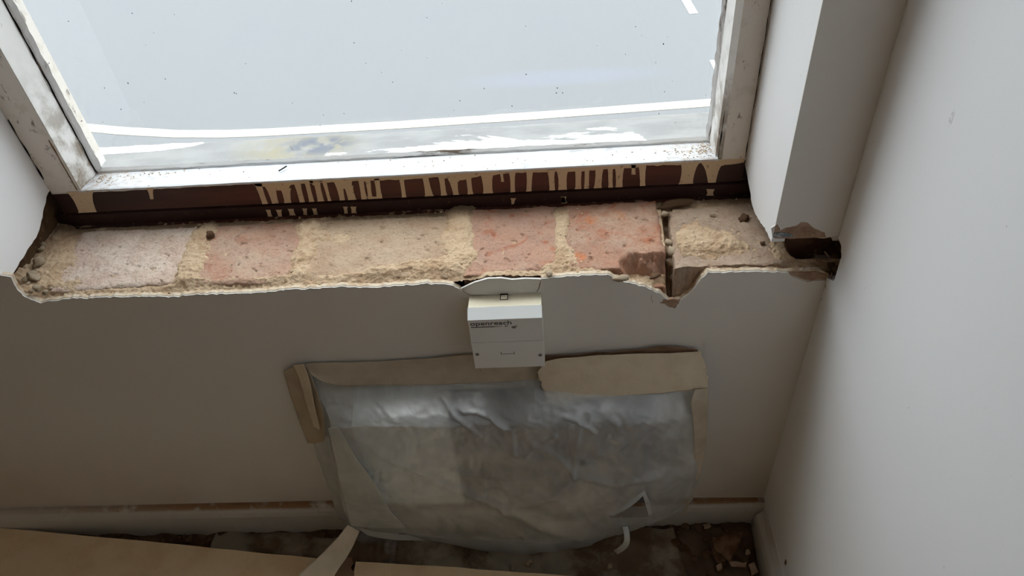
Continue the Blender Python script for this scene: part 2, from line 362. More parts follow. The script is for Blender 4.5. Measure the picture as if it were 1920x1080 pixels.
def front_ring(right_edge, cr):
    b = [W0(p) for p in edge[:-1]+cr]+[W0(p) for p in right_edge[1:]]
    b = jag(b, .003, .0011, (0, 2), 2)
    b[0] = (XL, 0, b[0][2])
    last = b[-1]
    pier = [W0(p) for p in [(1563, 447), (1545, 449), (1520, 446), (1490, 448), (1460, 446)]]
    pier = [(XR, 0, pier[-1][2])]+jag(pier[::-1], .004, .0006, (0, 2), 5)
    return b, last, pier
b, last, pier = front_ring(bodyR, crack)
def ringpts(b, pier, g=0):
    b = [(XL-g, b[0][1], b[0][2])]+b[1:]; pier = [(XR+g, 0, pier[0][2])]+pier[1:]
    return [(FX0, 0, 0), (FX0, 0, CEIL), (FX1, 0, CEIL), (FX1, 0, pier[-1][2])] + pier[::-1][1:] + [(XR+g, 0, HEAD+g), (XL-g, 0, HEAD+g)] + b + [(FX1, 0, b[-1][2]-.004), (FX1, 0, 0)]
wf = prism('wall_front', ringpts(b, pier, .001), 1, .0018, .0065, 'cream_plaster'); tag(wf, kind='structure')
sb, slast, _ = front_ring(skimR, crack)
spier = [(XR, 0, W0((1443, 447))[2])] + jag([W0(p) for p in [(1446, 428), (1458, 420), (1462, 432), (1475, 426), (1492, 424), (1502, 416), (1515, 418), (1528, 428), (1546, 436), (1549, 445), (1563, 444)]], .003, .0006, (0, 2), 6)
sk = prism('plaster_skim', ringpts([(x, y, z-.0006) for x, y, z in sb], spier), 1, 0, .0018, 'wall', wf)
# pink-brown undercoat patches where the skim has fallen away
prism('undercoat_patch', jag([W0(p, .0012) for p in [(1474, 512), (1490, 518), (1508, 523), (1520, 526), (1535, 523), (1550, 524), (1553, 516), (1530, 509), (1500, 510), (1474, 512)]], .004, .0004)[:-1], 1, .0010, .004, 'plaster', wf)
prism('undercoat_patch', jag([W0(p, .0012) for p in [(1240, 562), (1238, 568), (1252, 573), (1264, 578), (1272, 568), (1274, 562), (1262, 560), (1240, 562)]], .004, .0004)[:-1], 1, .0006, .004, 'plaster', wf)
prism('undercoat_patch', jag([(XR+.001, .001, W0((1443, 446))[2])]+[W0(p, .001) for p in [(1446, 428), (1458, 420), (1462, 432), (1475, 426), (1492, 424), (1502, 416), (1515, 418), (1528, 428), (1546, 436), (1549, 445), (1520, 446), (1490, 447), (1446, 447)]], .004, .0003)[:-1], 1, .0009, .003, 'plaster', wf)
prism('angle_bead', jag([W0(p, 0) for p in [(1450, 438), (1470, 436), (1486, 440), (1487, 444), (1470, 445), (1449, 444), (1450, 438)]], .003, .0005)[:-1], 1, -.0003, .001, 'zinc', wf)
# the loose piece above the phone socket
pc = [(864, 541), (872, 547), (882, 552), (945, 553), (1003, 553), (1009, 540), (1014, 523), (985, 522), (960, 524), (940, 521), (915, 522), (890, 529)]
tag(prism('plaster_piece', [W0(p) for p in pc], 1, -.0005, .0016, 'wall', wf), 'cracked loose piece above the phone socket')
prism('plaster_edge', jag([W0((x, y+.5), .0035) for x, y in pc+pc[:1]], .003, .0009)[:-1], 1, .0017, .0066, 'cream_plaster', wf)

# brick core under and beside the opening
core = box('brick_core', FX0, FX1+.02, .0135, .19, 0, .475, 'dirt', wf)
box('brick_core', FX0, XL-.016, .0135, .19, .475, CEIL, 'dirt', wf)
box('brick_core', XR+.016, FX1+.02, .0135, .19, .590, CEIL, 'dirt', wf)
box('brick_core', XL-.016, XR+.016, .0135, .19, HEAD+.014, CEIL, 'dirt', wf)

# reveals: plastered sheets with ragged lower edges
lr = jag([tuple(U(x, y, 0, XL)) for x, y in [(17, 515), (24, 510), (38, 490), (52, 468), (64, 452), (72, 440), (78, 415), (80, 398), (86, 378), (90, 362)]], .005, .0012, (1, 2), 1)
lr[0] = (XL, .0018, lr[0][2])
rv = prism('wall_reveal_left', [(XL, .0018, HEAD)] + lr + [(XL, .141, lr[-1][2]), (XL, .141, .60), (XL, .19, .60), (XL, .19, HEAD)], 0, XL, XL-.014, 'reveal'); tag(rv, kind='structure')
rr = [tuple(U(x, y, 0, XR)) for x, y in [(1443, 445), (1436, 432), (1424, 415), (1415, 398), (1409, 380), (1405, 350), (1400, 325), (1396, 305)]]
rr = jag(rr, .005, .0010, (1, 2), 3); rr[0] = (XR, .0018, rr[0][2])
rv = prism('wall_reveal_right', [(XR, .0018, HEAD)] + rr + [(XR, .149, .60), (XR, .19, .60), (XR, .19, HEAD)], 0, XR, XR+.014, 'reveal'); tag(rv, kind='structure')
rv = box('wall_reveal_head', XL, XR, .0018, .19, HEAD, HEAD+.014, 'reveal'); tag(rv, kind='structure')

# ---------------- bricks of the stripped sill
def brick(quad, mat, seed, label=None, z=ZS, h=.062, n=100, chip=None, bow=.0016, parent=wf, tilt=0.):
    "quad: photo pixels of the top face, back-left, back-right, front-right, front-left"
    q = [U(x, y, 2, z) for x, y in quad]
    vs, fs = [], []; m = n
    for j in range(m+1):
        for i in range(n+1):
            u, v = i/n, j/m
            p = (q[0]*(1-u)+q[1]*u)*(1-v)+(q[3]*(1-u)+q[2]*u)*v
            e = min(u, 1-u, v, 1-v)
            x, y = p[0], max(.0095+.0015*fbm(p[0], seed, 80), p[1])
            if e == 0:
                w = .0022*fbm(x+seed, y, 60); w2 = .0022*fbm(x, y+seed*2, 60); x += w; y += w2
            zz = z + bow*fbm(x+seed*3, y, 22) + .0006*fbm(x, y+seed, 130) + .00035*noise.noise(Vector((x*520, y*520, seed))) + tilt*(u-.5)
            pit = fbm(x*1.3+seed, y*1.3, 75, 3)
            if pit > .55: zz -= .0022*min(1, (pit-.55)*5)
            zz -= .0035*max(0, 1-e/.045)**1.6*(.6+.7*abs(fbm(x, y+seed, 50)))
            if chip:
                zz -= chip(u, v, x, y)
            vs.append([x, y, zz])
    for j in range(m):
        for i in range(n):
            k = j*(n+1)+i; fs.append((k, k+n+1, k+n+2, k+1))
    rim = [i for i in range(n+1)]+[j*(n+1)+n for j in range(1, m+1)]+[m*(n+1)+i for i in range(n-1, -1, -1)]+[j*(n+1) for j in range(m-1, 0, -1)]
    base = len(vs); R = len(rim)
    for lv, dz in ((1, .33), (2, .66), (3, 1.)):
        for r in rim:
            p = vs[r]; o2 = .0012*fbm(p[0]+lv, p[2]+p[1], 90)
            vs.append([p[0]+o2, p[1]+o2, p[2]-(p[2]-(z-h))*dz])
    for lv in range(3):
        A = rim if lv == 0 else [base+(lv-1)*R+k for k in range(R)]; B = [base+lv*R+k for k in range(R)]
        for k in range(R): fs.append((A[k], A[(k+1) % R], B[(k+1) % R], B[k]))
    fs.append(tuple(base+2*R+k for k in range(R-1, -1, -1)))
    o = mesh('brick', vs, fs, mat, parent, True)
    if label: o['label'] = label
    return o
brick([(150, 432), (374, 424), (345, 529), (92, 547)], 'brick_tan', 1, 'pale tan brick at the left end of the sill')
brick([(398, 424), (572, 411), (556, 527), (352, 534)], 'brick_pink', 2, 'dusty pink brick second from left')
brick([(590, 411), (852, 402), (846, 516), (566, 524)], 'brick_sand', 3, 'sandy brick behind the socket side')
brick([(878, 391), (1046, 384), (1046, 503), (870, 521)], 'brick_pink', 4, 'pink brick above the phone socket')
def chip5(u, v, x, y):
    "broken front right corner"
    d = (v-.79)+max(0, u-.45)*.10+.05*fbm(x, y, 60)
    return .030*max(0, min(1, d/.10)) * min(1, max(0, (u-.52)/.14)) if u > .52 and d > 0 else 0
brick([(1060, 384), (1230, 374), (1254, 512), (1064, 502)], 'brick_red', 5, 'orange stained brick with a broken front corner', chip=chip5, n=110, z=ZS+.002)
brick([(1252, 394), (1470, 372), (1478, 494), (1268, 512)], 'brick_grey', 6, 'dusty brick under the right reveal', n=110, z=ZS-.001)
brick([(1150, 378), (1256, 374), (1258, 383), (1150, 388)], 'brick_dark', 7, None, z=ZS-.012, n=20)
# brick face at the back of the niche right of the sill
bm = bmesh.new()
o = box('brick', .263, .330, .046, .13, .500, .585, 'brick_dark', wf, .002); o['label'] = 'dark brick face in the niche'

# ---------------- mortar bed
ez_x, ez_z = zip(*[(W0(p)[0], W0(p)[2]) for p in edge[:-1]+pc[::-1][0:1]+[(890, 529), (915, 522), (940, 521), (985, 522)]+edgeR+[(1500, 509), (1550, 512), (1570, 520)]])
ez = lambda x: np.interp(x, ez_x, ez_z)
mounds = []   # polylines on the sill: points, half width, height
def md(pts, w, h):
    q = [tuple(U(x, y, 2, ZS)[:2]) for x, y in pts]; m_ = 4*w; a_, b_ = [p[0] for p in q], [p[1] for p in q]
    mounds.append((q+[(0, 0, min(a_)-m_, max(a_)+m_, min(b_)-m_, max(b_)+m_)], w, h))
md([(384, 436), (372, 470), (355, 505), (345, 530)], .0085, .0105)
md([(578, 425), (574, 470), (562, 520)], .007, .0100); md([(590, 440), (640, 450)], .006, .004)
md([(862, 400), (858, 450), (852, 510)], .010, .0115); md([(835, 500), (870, 480)], .008, .0118)
md([(1054, 395), (1054, 470), (1055, 500)], .0045, .0085); md([(1060, 470), (1075, 500), (1040, 508)], .007, .0095)
md([(1284, 455), (1310, 437), (1330, 452), (1355, 455), (1300, 460)], .010, .0125); md([(1272, 470), (1290, 458)], .007, .0118)
md([(700, 515), (760, 500), (830, 498)], .006, .0115); md([(600, 525), (700, 520), (850, 518)], .005, .0105)
md([(350, 530), (450, 532), (540, 526)], .005, .0100); md([(100, 552), (240, 548), (340, 536)], .004, .0080)
md([(70, 545), (100, 500), (90, 430)], .013, .0120); md([(60, 555), (110, 552)], .012, .0105); md([(24, 530), (50, 485), (70, 430), (80, 405)], .006, .030)
md([(1150, 526), (1180, 532)], .003, .004); md([(1463, 440), (1470, 490)], .007, .0120)
md([(1470, 500), (1550, 500)], .008, .008); md([(870, 524), (1100, 510)], .004, .0085)
P1 = U(1250, 390, 2, ZS)[:2]; P2 = U(1266, 520, 2, ZS)[:2]
def segd(px, py, a, b):
    ax_, ay_ = a; bx, by = b; dx, dy = bx-ax_, by-ay_; t = max(0, min(1, ((px-ax_)*dx+(py-ay_)*dy)/(dx*dx+dy*dy+1e-12)))
    return math.hypot(px-ax_-t*dx, py-ay_-t*dy)
nx, ny = 800, 130; xs = np.linspace(-.665, .335, nx); ys = np.concatenate([np.linspace(.0058, .05, 58), np.linspace(.0512, .16, ny-58)])
vs = []
for y in ys:
    for x in xs:
        n1 = fbm(x, y, 30); n2 = fbm(x, y, 130, 4)
        z = .5375+.0012*n1+.0014*n2
        n3 = fbm(x, y, 260, 3)
        for pl, w, h in mounds:
            if not (pl[-1][2] < x < pl[-1][3] and pl[-1][4] < y < pl[-1][5]): continue
            d = min(segd(x, y, pl[i], pl[i+1]) for i in range(len(pl)-2))
            w2 = w*2.4; d += w*(.9*n1+.8*n2)
            if d < w2: z = max(z, .5375+(h*.40+.0016)*min(1, max(0, 1-(max(0, d)/w2)**1.3)*1.5)+.0016*n2+.0010*n3)
        g = segd(x, y, P1, P2)                                  # deep open joint
        if g < .007: z -= (.022+.03*max(0, (.06-y)/.05))*min(1, max(0, (1-g/.007))*1.7)
        if x > .258: z -= .029*min(1, (x-.258)/.006)*max(0, min(1, (y-.018)/.02))
        if .055 < x < .142 and y < .047: z -= .020*min(1, (x-.055)/.02)*min(1, (.047-y)/.012)*min(1, (.142-x)/.004)
        e = ez(x)
        if y < .04:
            lim = min(e-.0012, z+.003)+.0012*n2+.0008*n3; lim += .0016*fbm(x*1.3, y, 170, 4); t = max(0, min(1, (y-.0062)/.018)); t = t*t*(3-2*t)
            z = lim*(1-t)+z*t
        vs.append((x, y, z))
fs = [(j*nx+i, j*nx+i+1, (j+1)*nx+i+1, (j+1)*nx+i) for j in range(ny-1) for i in range(nx-1)]
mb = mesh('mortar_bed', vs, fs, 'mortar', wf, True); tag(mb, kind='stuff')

# ---------------- rubble on the sill
SM = [stone_mesh(k) for k in range(9)]
for m_ in SM:
    m_.materials.append(M['stone'])
    for p in m_.polygons: p.use_smooth = True
SMD = [m_.copy() for m_ in SM]
for m_ in SMD: m_.materials.clear(); m_.materials.append(M['dark_rubble'])
def stone(name, px, py, z, r, label, group, meshes=SM, sc=(1, 1, 1), cat='rubble', rot=None):
    o = bpy.data.objects.new(name, meshes[random.randrange(9)]); COL.objects.link(o)
    p = U(px, py, 2, z); o.location = p; o.scale = (r*sc[0], r*sc[1], r*sc[2]); o.rotation_euler = (random.uniform(-.4, .4), random.uniform(-.4, .4), random.uniform(0, 6.3) if rot is None else rot)
    tag(o, label, cat, group); return o
for px, py, r in [(72, 493, .0075), (60, 516, .006), (78, 466, .0045), (81, 457, .0038), (46, 524, .004), (70, 540, .0045), (85, 548, .004), (95, 541, .003), (58, 545, .0035), (52, 532, .003), (84, 402, .003), (68, 508, .003)]:
    stone('mortar_lump', px, py, .546, r, 'small crumbled mortar lump heaped in the left corner of the brick sill', 'mortar lumps in the left corner of the sill')
stone('mortar_lump', 64, 519, .548, .007, 'long grey-brown mortar lump, biggest flat one in the left corner of the sill', None, sc=(1.5, .6, .5), rot=-.5)
stone('mortar_lump', 1246, 401, .541, .0048, 'single round pale pebble in the back of the open joint between bricks', None)
for px, py, r, z, w_ in [(1252, 455, .0055, .534, 'furthest back of the four'), (1262, 471, .0075, .534, 'largest of the four'), (1263, 482, .006, .527, 'just before the largest'), (1258, 490, .0055, .526, 'nearest the room')]:
    stone('mortar_lump', px, py, z, r, 'mortar chunk wedged in the open joint between two bricks, '+w_, 'mortar chunks wedged in the open joint')
stone('mortar_lump', 1266, 518, .510, .0085, 'pale angular mortar chunk at the mouth of the open joint', None, sc=(.6, .8, 1.2))
stone('mortar_lump', 1337, 403, .541, .0035, 'isolated round pebble on the grey brick under the right reveal', None)
stone('mortar_lump', 1394, 408, .541, .006, 'brown crumbly lump on the brick beside the right reveal', None, SMD)
stone('mortar_lump', 1228, 517, .532, .0065, 'dark pebble lying below the broken brick corner', None, SMD, sc=(1.1, .8, .6))
stone('mortar_lump', 1430, 456, .541, .003, 'brown crumb on the brick near the tip of the right reveal', None, SMD)
stone('mortar_lump', 1056, 463, .540, .0028, 'white pebble in the joint right of the pink brick', None)
stone('mortar_lump', 394, 440, .545, .0055, 'brown lump at the back of the joint by the second brick', None, SMD)
stone('mortar_slab', 1265, 383, .542, .015, 'long grey mortar slab lying against the window sill board', None, SMD, (1.35, .42, .45), 'rubble', .06)
stone('mortar_lump', 1163, 521, .543, .009, 'cream mortar lump on the broken plaster edge before the orange brick', None, sc=(1.2, .5, .5), rot=-.2)
stone('mortar_lump', 1030, 512, .544, .006, 'cream mortar lump on the plaster edge above the phone socket', None, sc=(1.3, .6, .6))
# crumbs: too small to count
bm = bmesh.new()
for k in range(620):
    px = random.choice([random.uniform(100, 1480), random.uniform(100, 1480), random.gauss(370, 25), random.gauss(860, 25), random.gauss(1062, 14), random.gauss(580, 30)])
    py = random.uniform(380, 535)-(px-700)*.045
    if not 60 < px < 1470: continue
    p = U(px, py, 2, .5425)
    if not .018 < p[1] < .132: continue
    r = random.choice([.0004, .0006, .0007, .0009, .0013])*random.uniform(.7, 1.2)
    bmesh.ops.create_icosphere(bm, subdivisions=1, radius=r, matrix=Matrix.Translation(p) @ Matrix.Diagonal((1, random.uniform(.6, 1.3), .7, 1)))
tag(bm_obj('crumbs', bm, 'stone'), 'scattered tiny mortar crumbs over the brick sill', 'crumbs', None, 'stuff')

for px, py, r in [(1563, 470, .006), (1567, 484, .006), (1560, 496, .005), (1566, 505, .005), (1556, 506, .003)]:  # rubble lumps added so that the niche hole reads dark
    stone('mortar_lump', px, py, .53, r, 'dark crumbly lump added to darken the hole at the right end of the niche', 'added dark lumps in the niche hole', SMD)
# fibres at the niche
fb = empty('fibre_tuft', tuple(U(1562, 485, 2, .53)))
tag(fb, 'tuft of dry brown fibres sticking out of the niche by the right wall', 'debris')
def tube(name, pts, r, mat, parent=None, seg=6, taper=1.):
    P = [np.array(p, float) for p in pts]; vs = []; fs = []
    for i, p in enumerate(P):
        t = P[min(i+1, len(P)-1)]-P[max(i-1, 0)]; t /= np.linalg.norm(t)+1e-9
        a_ = np.cross(t, [.3, .2, .9]); a_ /= np.linalg.norm(a_)+1e-9; b_ = np.cross(t, a_)
        rr_ = r*(1+(taper-1)*i/(len(P)-1))
        for k in range(seg):
            w = 2*math.pi*k/seg; vs.append(p+rr_*(math.cos(w)*a_+math.sin(w)*b_))
    for i in range(len(P)-1):
        for k in range(seg): fs.append((i*seg+k, i*seg+(k+1) % seg, (i+1)*seg+(k+1) % seg, (i+1)*seg+k))
    fs.append(tuple(range(seg-1, -1, -1))); fs.append(tuple((len(P)-1)*seg+k for k in range(seg)))
    o = mesh(name, vs, fs, mat, None, True)
    if parent is not None: o.parent = parent; o.location = -parent.location
    return o
for k in range(16):
    p = U(1562+random.uniform(-12, 8), 490+random.uniform(-18, 14), 2, .53); d = np.array([random.uniform(-.018, .004), random.uniform(-.012, .012), random.uniform(-.014, .012)])
    if p[0] > .296: p[0] = .294
    tube('fibre', [p, p+d*.5+np.array([0, 0, .002]), p+d], .0007, 'fibre', fb, 5, .5)
for k, (x0_, y0_, x1_, y1_) in enumerate([(1546, 472, 1556, 484), (1542, 489, 1558, 492), (1560, 510, 1557, 530), (1548, 534, 1546, 544), (1540, 560, 1542, 567)]):
    tube('fibre', [U(x0_, y0_, 1, -.001), U((x0_+x1_)/2+1, (y0_+y1_)/2, 1, -.003), U(x1_, y1_, 1, -.001)], .0009 if k < 3 else .0005, 'fibre' if k < 2 else 'dark_rubble', fb, 5, .4)
hs = empty('hair_strand', (0, 0, 0)); tag(hs, 'fine curled brown hair on the wall below the notch', 'debris')
tube('strand', [W0(p, -.001) for p in [(1222, 553), (1221, 560), (1224, 567)]], .00022, 'dark_rubble', hs)

# ------------------------------------------------------------ window
win = empty('window_1', (0, 0, 0)); tag(win, kind='structure')
def extrude_x(name, prof, x0, x1, mat, parent, n=1, wob=0):
    "profile of (y, z) swept along x"
    vs, fs = [], []; m_ = len(prof)
    for i in range(n+1):
        x = x0+(x1-x0)*i/n
        for k, (y, z) in enumerate(prof):
            w = wob*fbm(x, k*.31, 40) if wob else 0; vs.append((x, y+w, z+w*.6))
    for i in range(n):
        for k in range(m_): fs.append((i*m_+k, i*m_+(k+1) % m_, (i+1)*m_+(k+1) % m_, (i+1)*m_+k))
    fs.append(tuple(range(m_-1, -1, -1))); fs.append(tuple(n*m_+k for k in range(m_)))
    bm = bmesh.new(); V = [bm.verts.new(v) for v in vs]; [bm.faces.new([V[i] for i in f]) for f in fs]
    return bm_obj(name, bm, mat, parent)
FY = .14
ZT, ZB = .5955, .5610
XA, XB = -.605, .1945        # inner arrises of the stiles
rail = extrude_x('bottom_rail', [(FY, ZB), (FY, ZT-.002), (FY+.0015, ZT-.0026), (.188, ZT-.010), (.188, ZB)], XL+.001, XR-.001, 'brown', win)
extrude_x('outer_rail', [(.1885, ZB), (.1885, ZT-.009), (.2035, ZT-.014), (.2035, ZB)], XL+.001, XR-.001, 'bead_h', win)
extrude_x('rail_top', [(FY-.0008, ZT-.0022), (FY-.0006, ZT), (FY+.002, ZT+.0004), (.186, ZT-.005), (.186, ZT-.008), (FY+.0005, ZT-.0035)], XA-.002, XB+.002, 'rail_top', win, 120, .00035)
extrude_x('sill_board', [(FY+.0015, .538), (FY+.0005, .5565), (FY+.004, .5585), (.21, .5585), (.21, .505), (FY+.012, .505), (FY+.012, .538)], XL-.014, XR+.014, 'darkwood', win)
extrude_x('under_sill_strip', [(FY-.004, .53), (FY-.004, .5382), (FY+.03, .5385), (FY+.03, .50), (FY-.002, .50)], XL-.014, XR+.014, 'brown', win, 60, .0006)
box('shadow_rebate', XL-.01, XR+.01, FY+.006, .2, .5580, .5615, 'darkwood', win)
HT = 2.21
# stiles: room face, side face to the glass, chamfer
def stile(name, x_out, x_in, sgn, mat):
    return prism(name, [(x_out, FY, ZT-.004), (x_in, FY, ZT-.004), (x_in, FY, HT), (x_out, FY, HT)], 1, FY, .215, mat, win)
ls = stile('stile_left', XL+.0005, XA-.0005, 1, 'stile_grey'); ls.name = 'stile'
box('stile_side', XA-.001, XA+.0006, FY+.0005, .19, ZT-.003, HT, 'stile', win)
rs = stile('stile', XR-.0005, XB+.0060, -1, 'stile_grey')
extr = prism('stile_side', [(XB-.0006, FY+.006, 0), (XB+.0060, FY-.0004, 0), (XB+.0070, FY+.01, 0), (XB+.006, .19, 0), (XB-.0006, .19, 0)], 2, ZT-.003, HT, 'stile', win)
box('top_rail', XL+.001, XR-.001, FY, .215, HT-.05, HEAD-.001, 'stile_grey', win)
# putty / glazing beads
GY = .190
extrude_x('glazing_bead', [(GY-.0045, ZT-.006), (GY-.004, ZT-.002), (GY-.0005, ZT+.0008), (GY-.0005, ZT-.008)], XA, XB, 'bead_h', win, 200, .0009)
def vbead(x0, x1):
    n = 160; vs = []; fs = []
    for i in range(n+1):
        z = ZT-.004+(HT-.05-ZT+.004)*(i/n)**1.6
        w = .0016*fbm(z, x0*3, 60)
        pr = [(x0, GY-.007), (x0+(x1-x0)*.45+w*(1 if x1 > x0 else -1), GY-.0045+w), (x1+w, GY-.0005), (x0, GY-.0005)]
        for x, y in pr: vs.append((x, y, z))
    for i in range(n):
        for k in range(4): fs.append((i*4+k, i*4+(k+1) % 4, (i+1)*4+(k+1) % 4, (i+1)*4+k))
    fs.append((3, 2, 1, 0)); fs.append((n*4, n*4+1, n*4+2, n*4+3))
    bm = bmesh.new(); V = [bm.verts.new(v) for v in vs]; [bm.faces.new([V[i] for i in f]) for f in fs]
    bm_obj('glazing_bead', bm, 'bead_v', win)
vbead(XA, XA+.0075); vbead(XB, XB-.005)
glass = box('glass_pane', XA-.004, XB+.004, GY, GY+.0004, ZT-.009, HT-.045, 'glass', win)
bm_c = []
def crack_v(x, y, z0, z1, w, wob, seed, mat='black'):
    n = 70; vs = []; fs = []
    for i in range(n+1):
        z = z0+(z1-z0)*i/n; ww = w*max(.08, .6+1.2*noise.noise(Vector((z*60, seed, 0)))); xx = x+wob*noise.noise(Vector((z*45, seed, 5)))
        vs += [(xx-ww/2, y, z), (xx+ww/2, y, z), (xx+ww/2, y+.001, z), (xx-ww/2, y+.001, z)]
    for i in range(n):
        for k in range(4): fs.append((i*4+k, i*4+(k+1) % 4, (i+1)*4+(k+1) % 4, (i+1)*4+k))
    fs += [(3, 2, 1, 0), (n*4, n*4+1, n*4+2, n*4+3)]
    mesh('dark_crack', vs, fs, mat, win)
crack_v(XA+.0016, GY-.0082, ZT-.002, 1.1, .0022, .0012, 1)
crack_v(XL+.0016, FY-.0006, .615, .70, .0016, .0006, 3); crack_v(XL+.0012, FY-.0006, .74, .95, .0010, .0006, 6)
crack_v(XA-.0035, FY-.0006, ZT+.001, .67, .0018, .0012, 9, 'dark_rubble')
crack_v(XB+.0015, FY-.0004, ZT, .66, .0012, .0006, 12); crack_v(XR-.0018, FY-.0006, ZT, .80, .0010, .0006, 15)
# dirt specks on the glass
bm = bmesh.new(); bw = bmesh.new()
fix = [(84, 235), (196, 165), (227, 205), (310, 148), (212, 249), (153, 227), (270, 192), (240, 156), (841, 217), (862, 189), (1045, 165), (137, 199), (645, 213), (960, 199), (1246, 172)]
for k in range(75):
    px, py = fix[k] if k < len(fix) else (random.uniform(60, 1330), random.uniform(2, 240))
    p = U(px, py, 1, GY-.0004)
    if not XA+.01 < p[0] < XB-.008: continue
    dark = k < len(fix) or random.random() < .4
    r = random.uniform(.0003, .0007) if dark else random.uniform(.0002, .0006)
    bmesh.ops.create_icosphere(bm if dark else bw, subdivisions=1, radius=r, matrix=Matrix.Translation(p) @ Matrix.Rotation(random.random()*3, 4, 'Y') @ Matrix.Diagonal((random.uniform(.8, 2.), .4, 1, 1)))
tag(bm_obj('dirt_specks', bm, 'speck', win), kind='stuff'); tag(bm_obj('pale_specks', bw, 'speck_w', win), kind='stuff')
# loose grit at the ends of the rail
bm = bmesh.new()
for cx, cy, n_, sx, sy in [(1325, 280, 130, 16, 8), (185, 332, 70, 18, 7), (300, 322, 40, 70, 5), (840, 300, 60, 330, 9), (1300, 283, 40, 40, 5)]:
    for k in range(n_):
        p = U(random.gauss(cx, sx), random.gauss(cy, sy)-(0), 2, ZT-.002)
        if not (XA+.002 < p[0] < XB-.002 and FY+.002 < p[1] < GY-.003): continue
        p[2] = ZT+.0008-(p[1]-FY)*.11
        bmesh.ops.create_icosphere(bm, subdivisions=1, radius=random.uniform(.0004, .0013), matrix=Matrix.Translation(p) @ Matrix.Diagonal((1, .8, .6, 1)))
tag(bm_obj('grit', bm, 'stone'), 'brown grit gathered along the white window rail', 'grit', None, 'stuff')
o = box('splinter', -.011, .011, -.0009, .0009, -.0006, .0006, 'speck', None, .0003)
o.location = U(530, 316, 2, ZT+.0005); o.rotation_euler = (0, .05, 1.0); o.scale = (.62, 1, 1); tag(o, 'small dark splinter lying on the white window rail', 'splinter')

# cream paint drips on the brown rail face
def drip(px, yb, y, parent, jitter):
    "px: (x top left, x top right, x bottom left, x bottom right), yb: (y top, y bottom)"
    xtl, xtr, xbl, xbr = px; y0, y1 = yb; n = 9; L, R = [], []
    for i in range(n+1):
        t = i/n; w = .5*(1-t)**4-.12*math.sin(math.pi*t)+(.16*max(0, t-.86)/.14)
        wd = ((xtr-xtl)*(1-t)+(xbr-xbl)*t); xa = xtl+(xbl-xtl)*t; xb = xtr+(xbr-xtr)*t; yy = y0+(y1-y0)*t
        k = wd*w*.35+.5*noise.noise(Vector((xa*.2, yy*.25, 1)))
        L.append((xa-k, yy)); R.append((xb+k+.4*noise.noise(Vector((xb*.2, yy*.25, 7))), yy))
    pts = L+R[::-1]
    P3 = [tuple(U(x_, y_, 1, y)) for x_, y_ in pts]
    zt, zb = (ZT-.0012, ZB+.0002) if parent is rail else (.5562, .5388)
    P3 = [(p[0], p[1], max(zb, min(zt, p[2]))) for p in P3]
    # drop collapsed corners
    Q = []
    for p in P3:
        if not Q or math.dist(p, Q[-1]) > 1e-5: Q.append(p)
    if math.dist(Q[0], Q[-1]) < 1e-5: Q.pop()
    prism('paint_drip', Q, 1, y-.0004-jitter, y+.0004, 'cream', parent)
def z1(x, y): return 460+x/6, 310+y/6
def z2(x, y): return 740+x/6, 300+y/6
def z3(x, y): return 1020+x/4.8, 290+y/4.8
DR = []
for f_, L_ in ((z1, [(100, 170, 200, 260, 200, 450), (210, 330, 310, 375, 205, 440), (330, 520, 350, 490, 205, 280), (405, 500, 445, 520, 270, 435), (545, 610, 620, 675, 190, 435), (665, 710, 725, 780, 180, 425), (770, 830, 820, 890, 190, 420), (705, 850, 770, 830, 185, 225),
                (865, 905, 935, 970, 180, 412), (1000, 1095, 1070, 1120, 175, 405), (1070, 1200, 1085, 1200, 165, 260), (1115, 1200, 1160, 1255, 240, 402), (1270, 1320, 1310, 1370, 150, 395), (1350, 1400, 1385, 1435, 150, 395), (1455, 1500, 1480, 1545, 160, 388), (1370, 1480, 1400, 1480, 365, 395), (1735, 1775, 1765, 1815, 135, 375)]),
               (z2, [(50, 95, 90, 130, 195, 438), (315, 365, 345, 440, 180, 418), (495, 550, 525, 590, 175, 413), (600, 800, 640, 720, 170, 240), (610, 700, 665, 725, 220, 408), (800, 850, 825, 885, 160, 400), (975, 1095, 1000, 1105, 145, 390), (1185, 1215, 1200, 1230, 145, 243), (1295, 1350, 1305, 1355, 140, 382), (1490, 1550, 1480, 1540, 130, 368), (1730, 1790, 1745, 1800, 120, 358)]),
               (z3, [(35, 90, 50, 100, 140, 333), (125, 205, 130, 205, 150, 328), (285, 335, 280, 335, 130, 318), (370, 405, 360, 405, 120, 318), (470, 530, 450, 515, 115, 308), (575, 615, 580, 620, 110, 303), (645, 715, 645, 705, 110, 303), (788, 822, 788, 822, 100, 178), (855, 915, 865, 910, 90, 293), (1250, 1380, 1215, 1335, 75, 275), (1430, 1600, 1480, 1540, 65, 266)])):
    for a_, b_, c_, d_, y0, y1 in L_:
        (xa, ya), (xb, yb) = f_(a_, y0), f_(b_, y0); (xc, yc), (xd, _) = f_(c_, y1), f_(d_, y1)
        DR.append((xa, xb, xc, xd, ya, yc))
DR += [(128, 169, 150, 183, 358, 402), (276, 286, 282, 288, 354, 373)]
for k, (xa, xb, xc, xd, ya, yc) in enumerate(DR): drip((xa, xb, xc, xd), (ya-2, yc), FY-.0002, rail, .00003*(k % 7))
band = [(475, 344), (560, 341), (700, 335), (830, 327), (960, 318), (1100, 311), (1240, 304), (1395, 299)]
lo = [(1395, 304), (1385, 306), (1340, 312), (1320, 305), (1270, 309), (1212, 310), (1190, 314), (1150, 316), (1080, 321), (1010, 322), (960, 324), (900, 330), (865, 337), (820, 332), (760, 336), (700, 338), (640, 341), (560, 344), (520, 352), (478, 348)]
pp = jag([(U(x, y, 1, FY)[0], FY, max(ZB+.002, min(ZT-.001, U(x, y, 1, FY)[2]))) for x, y in lo], .004, .0008, (2,), 4)
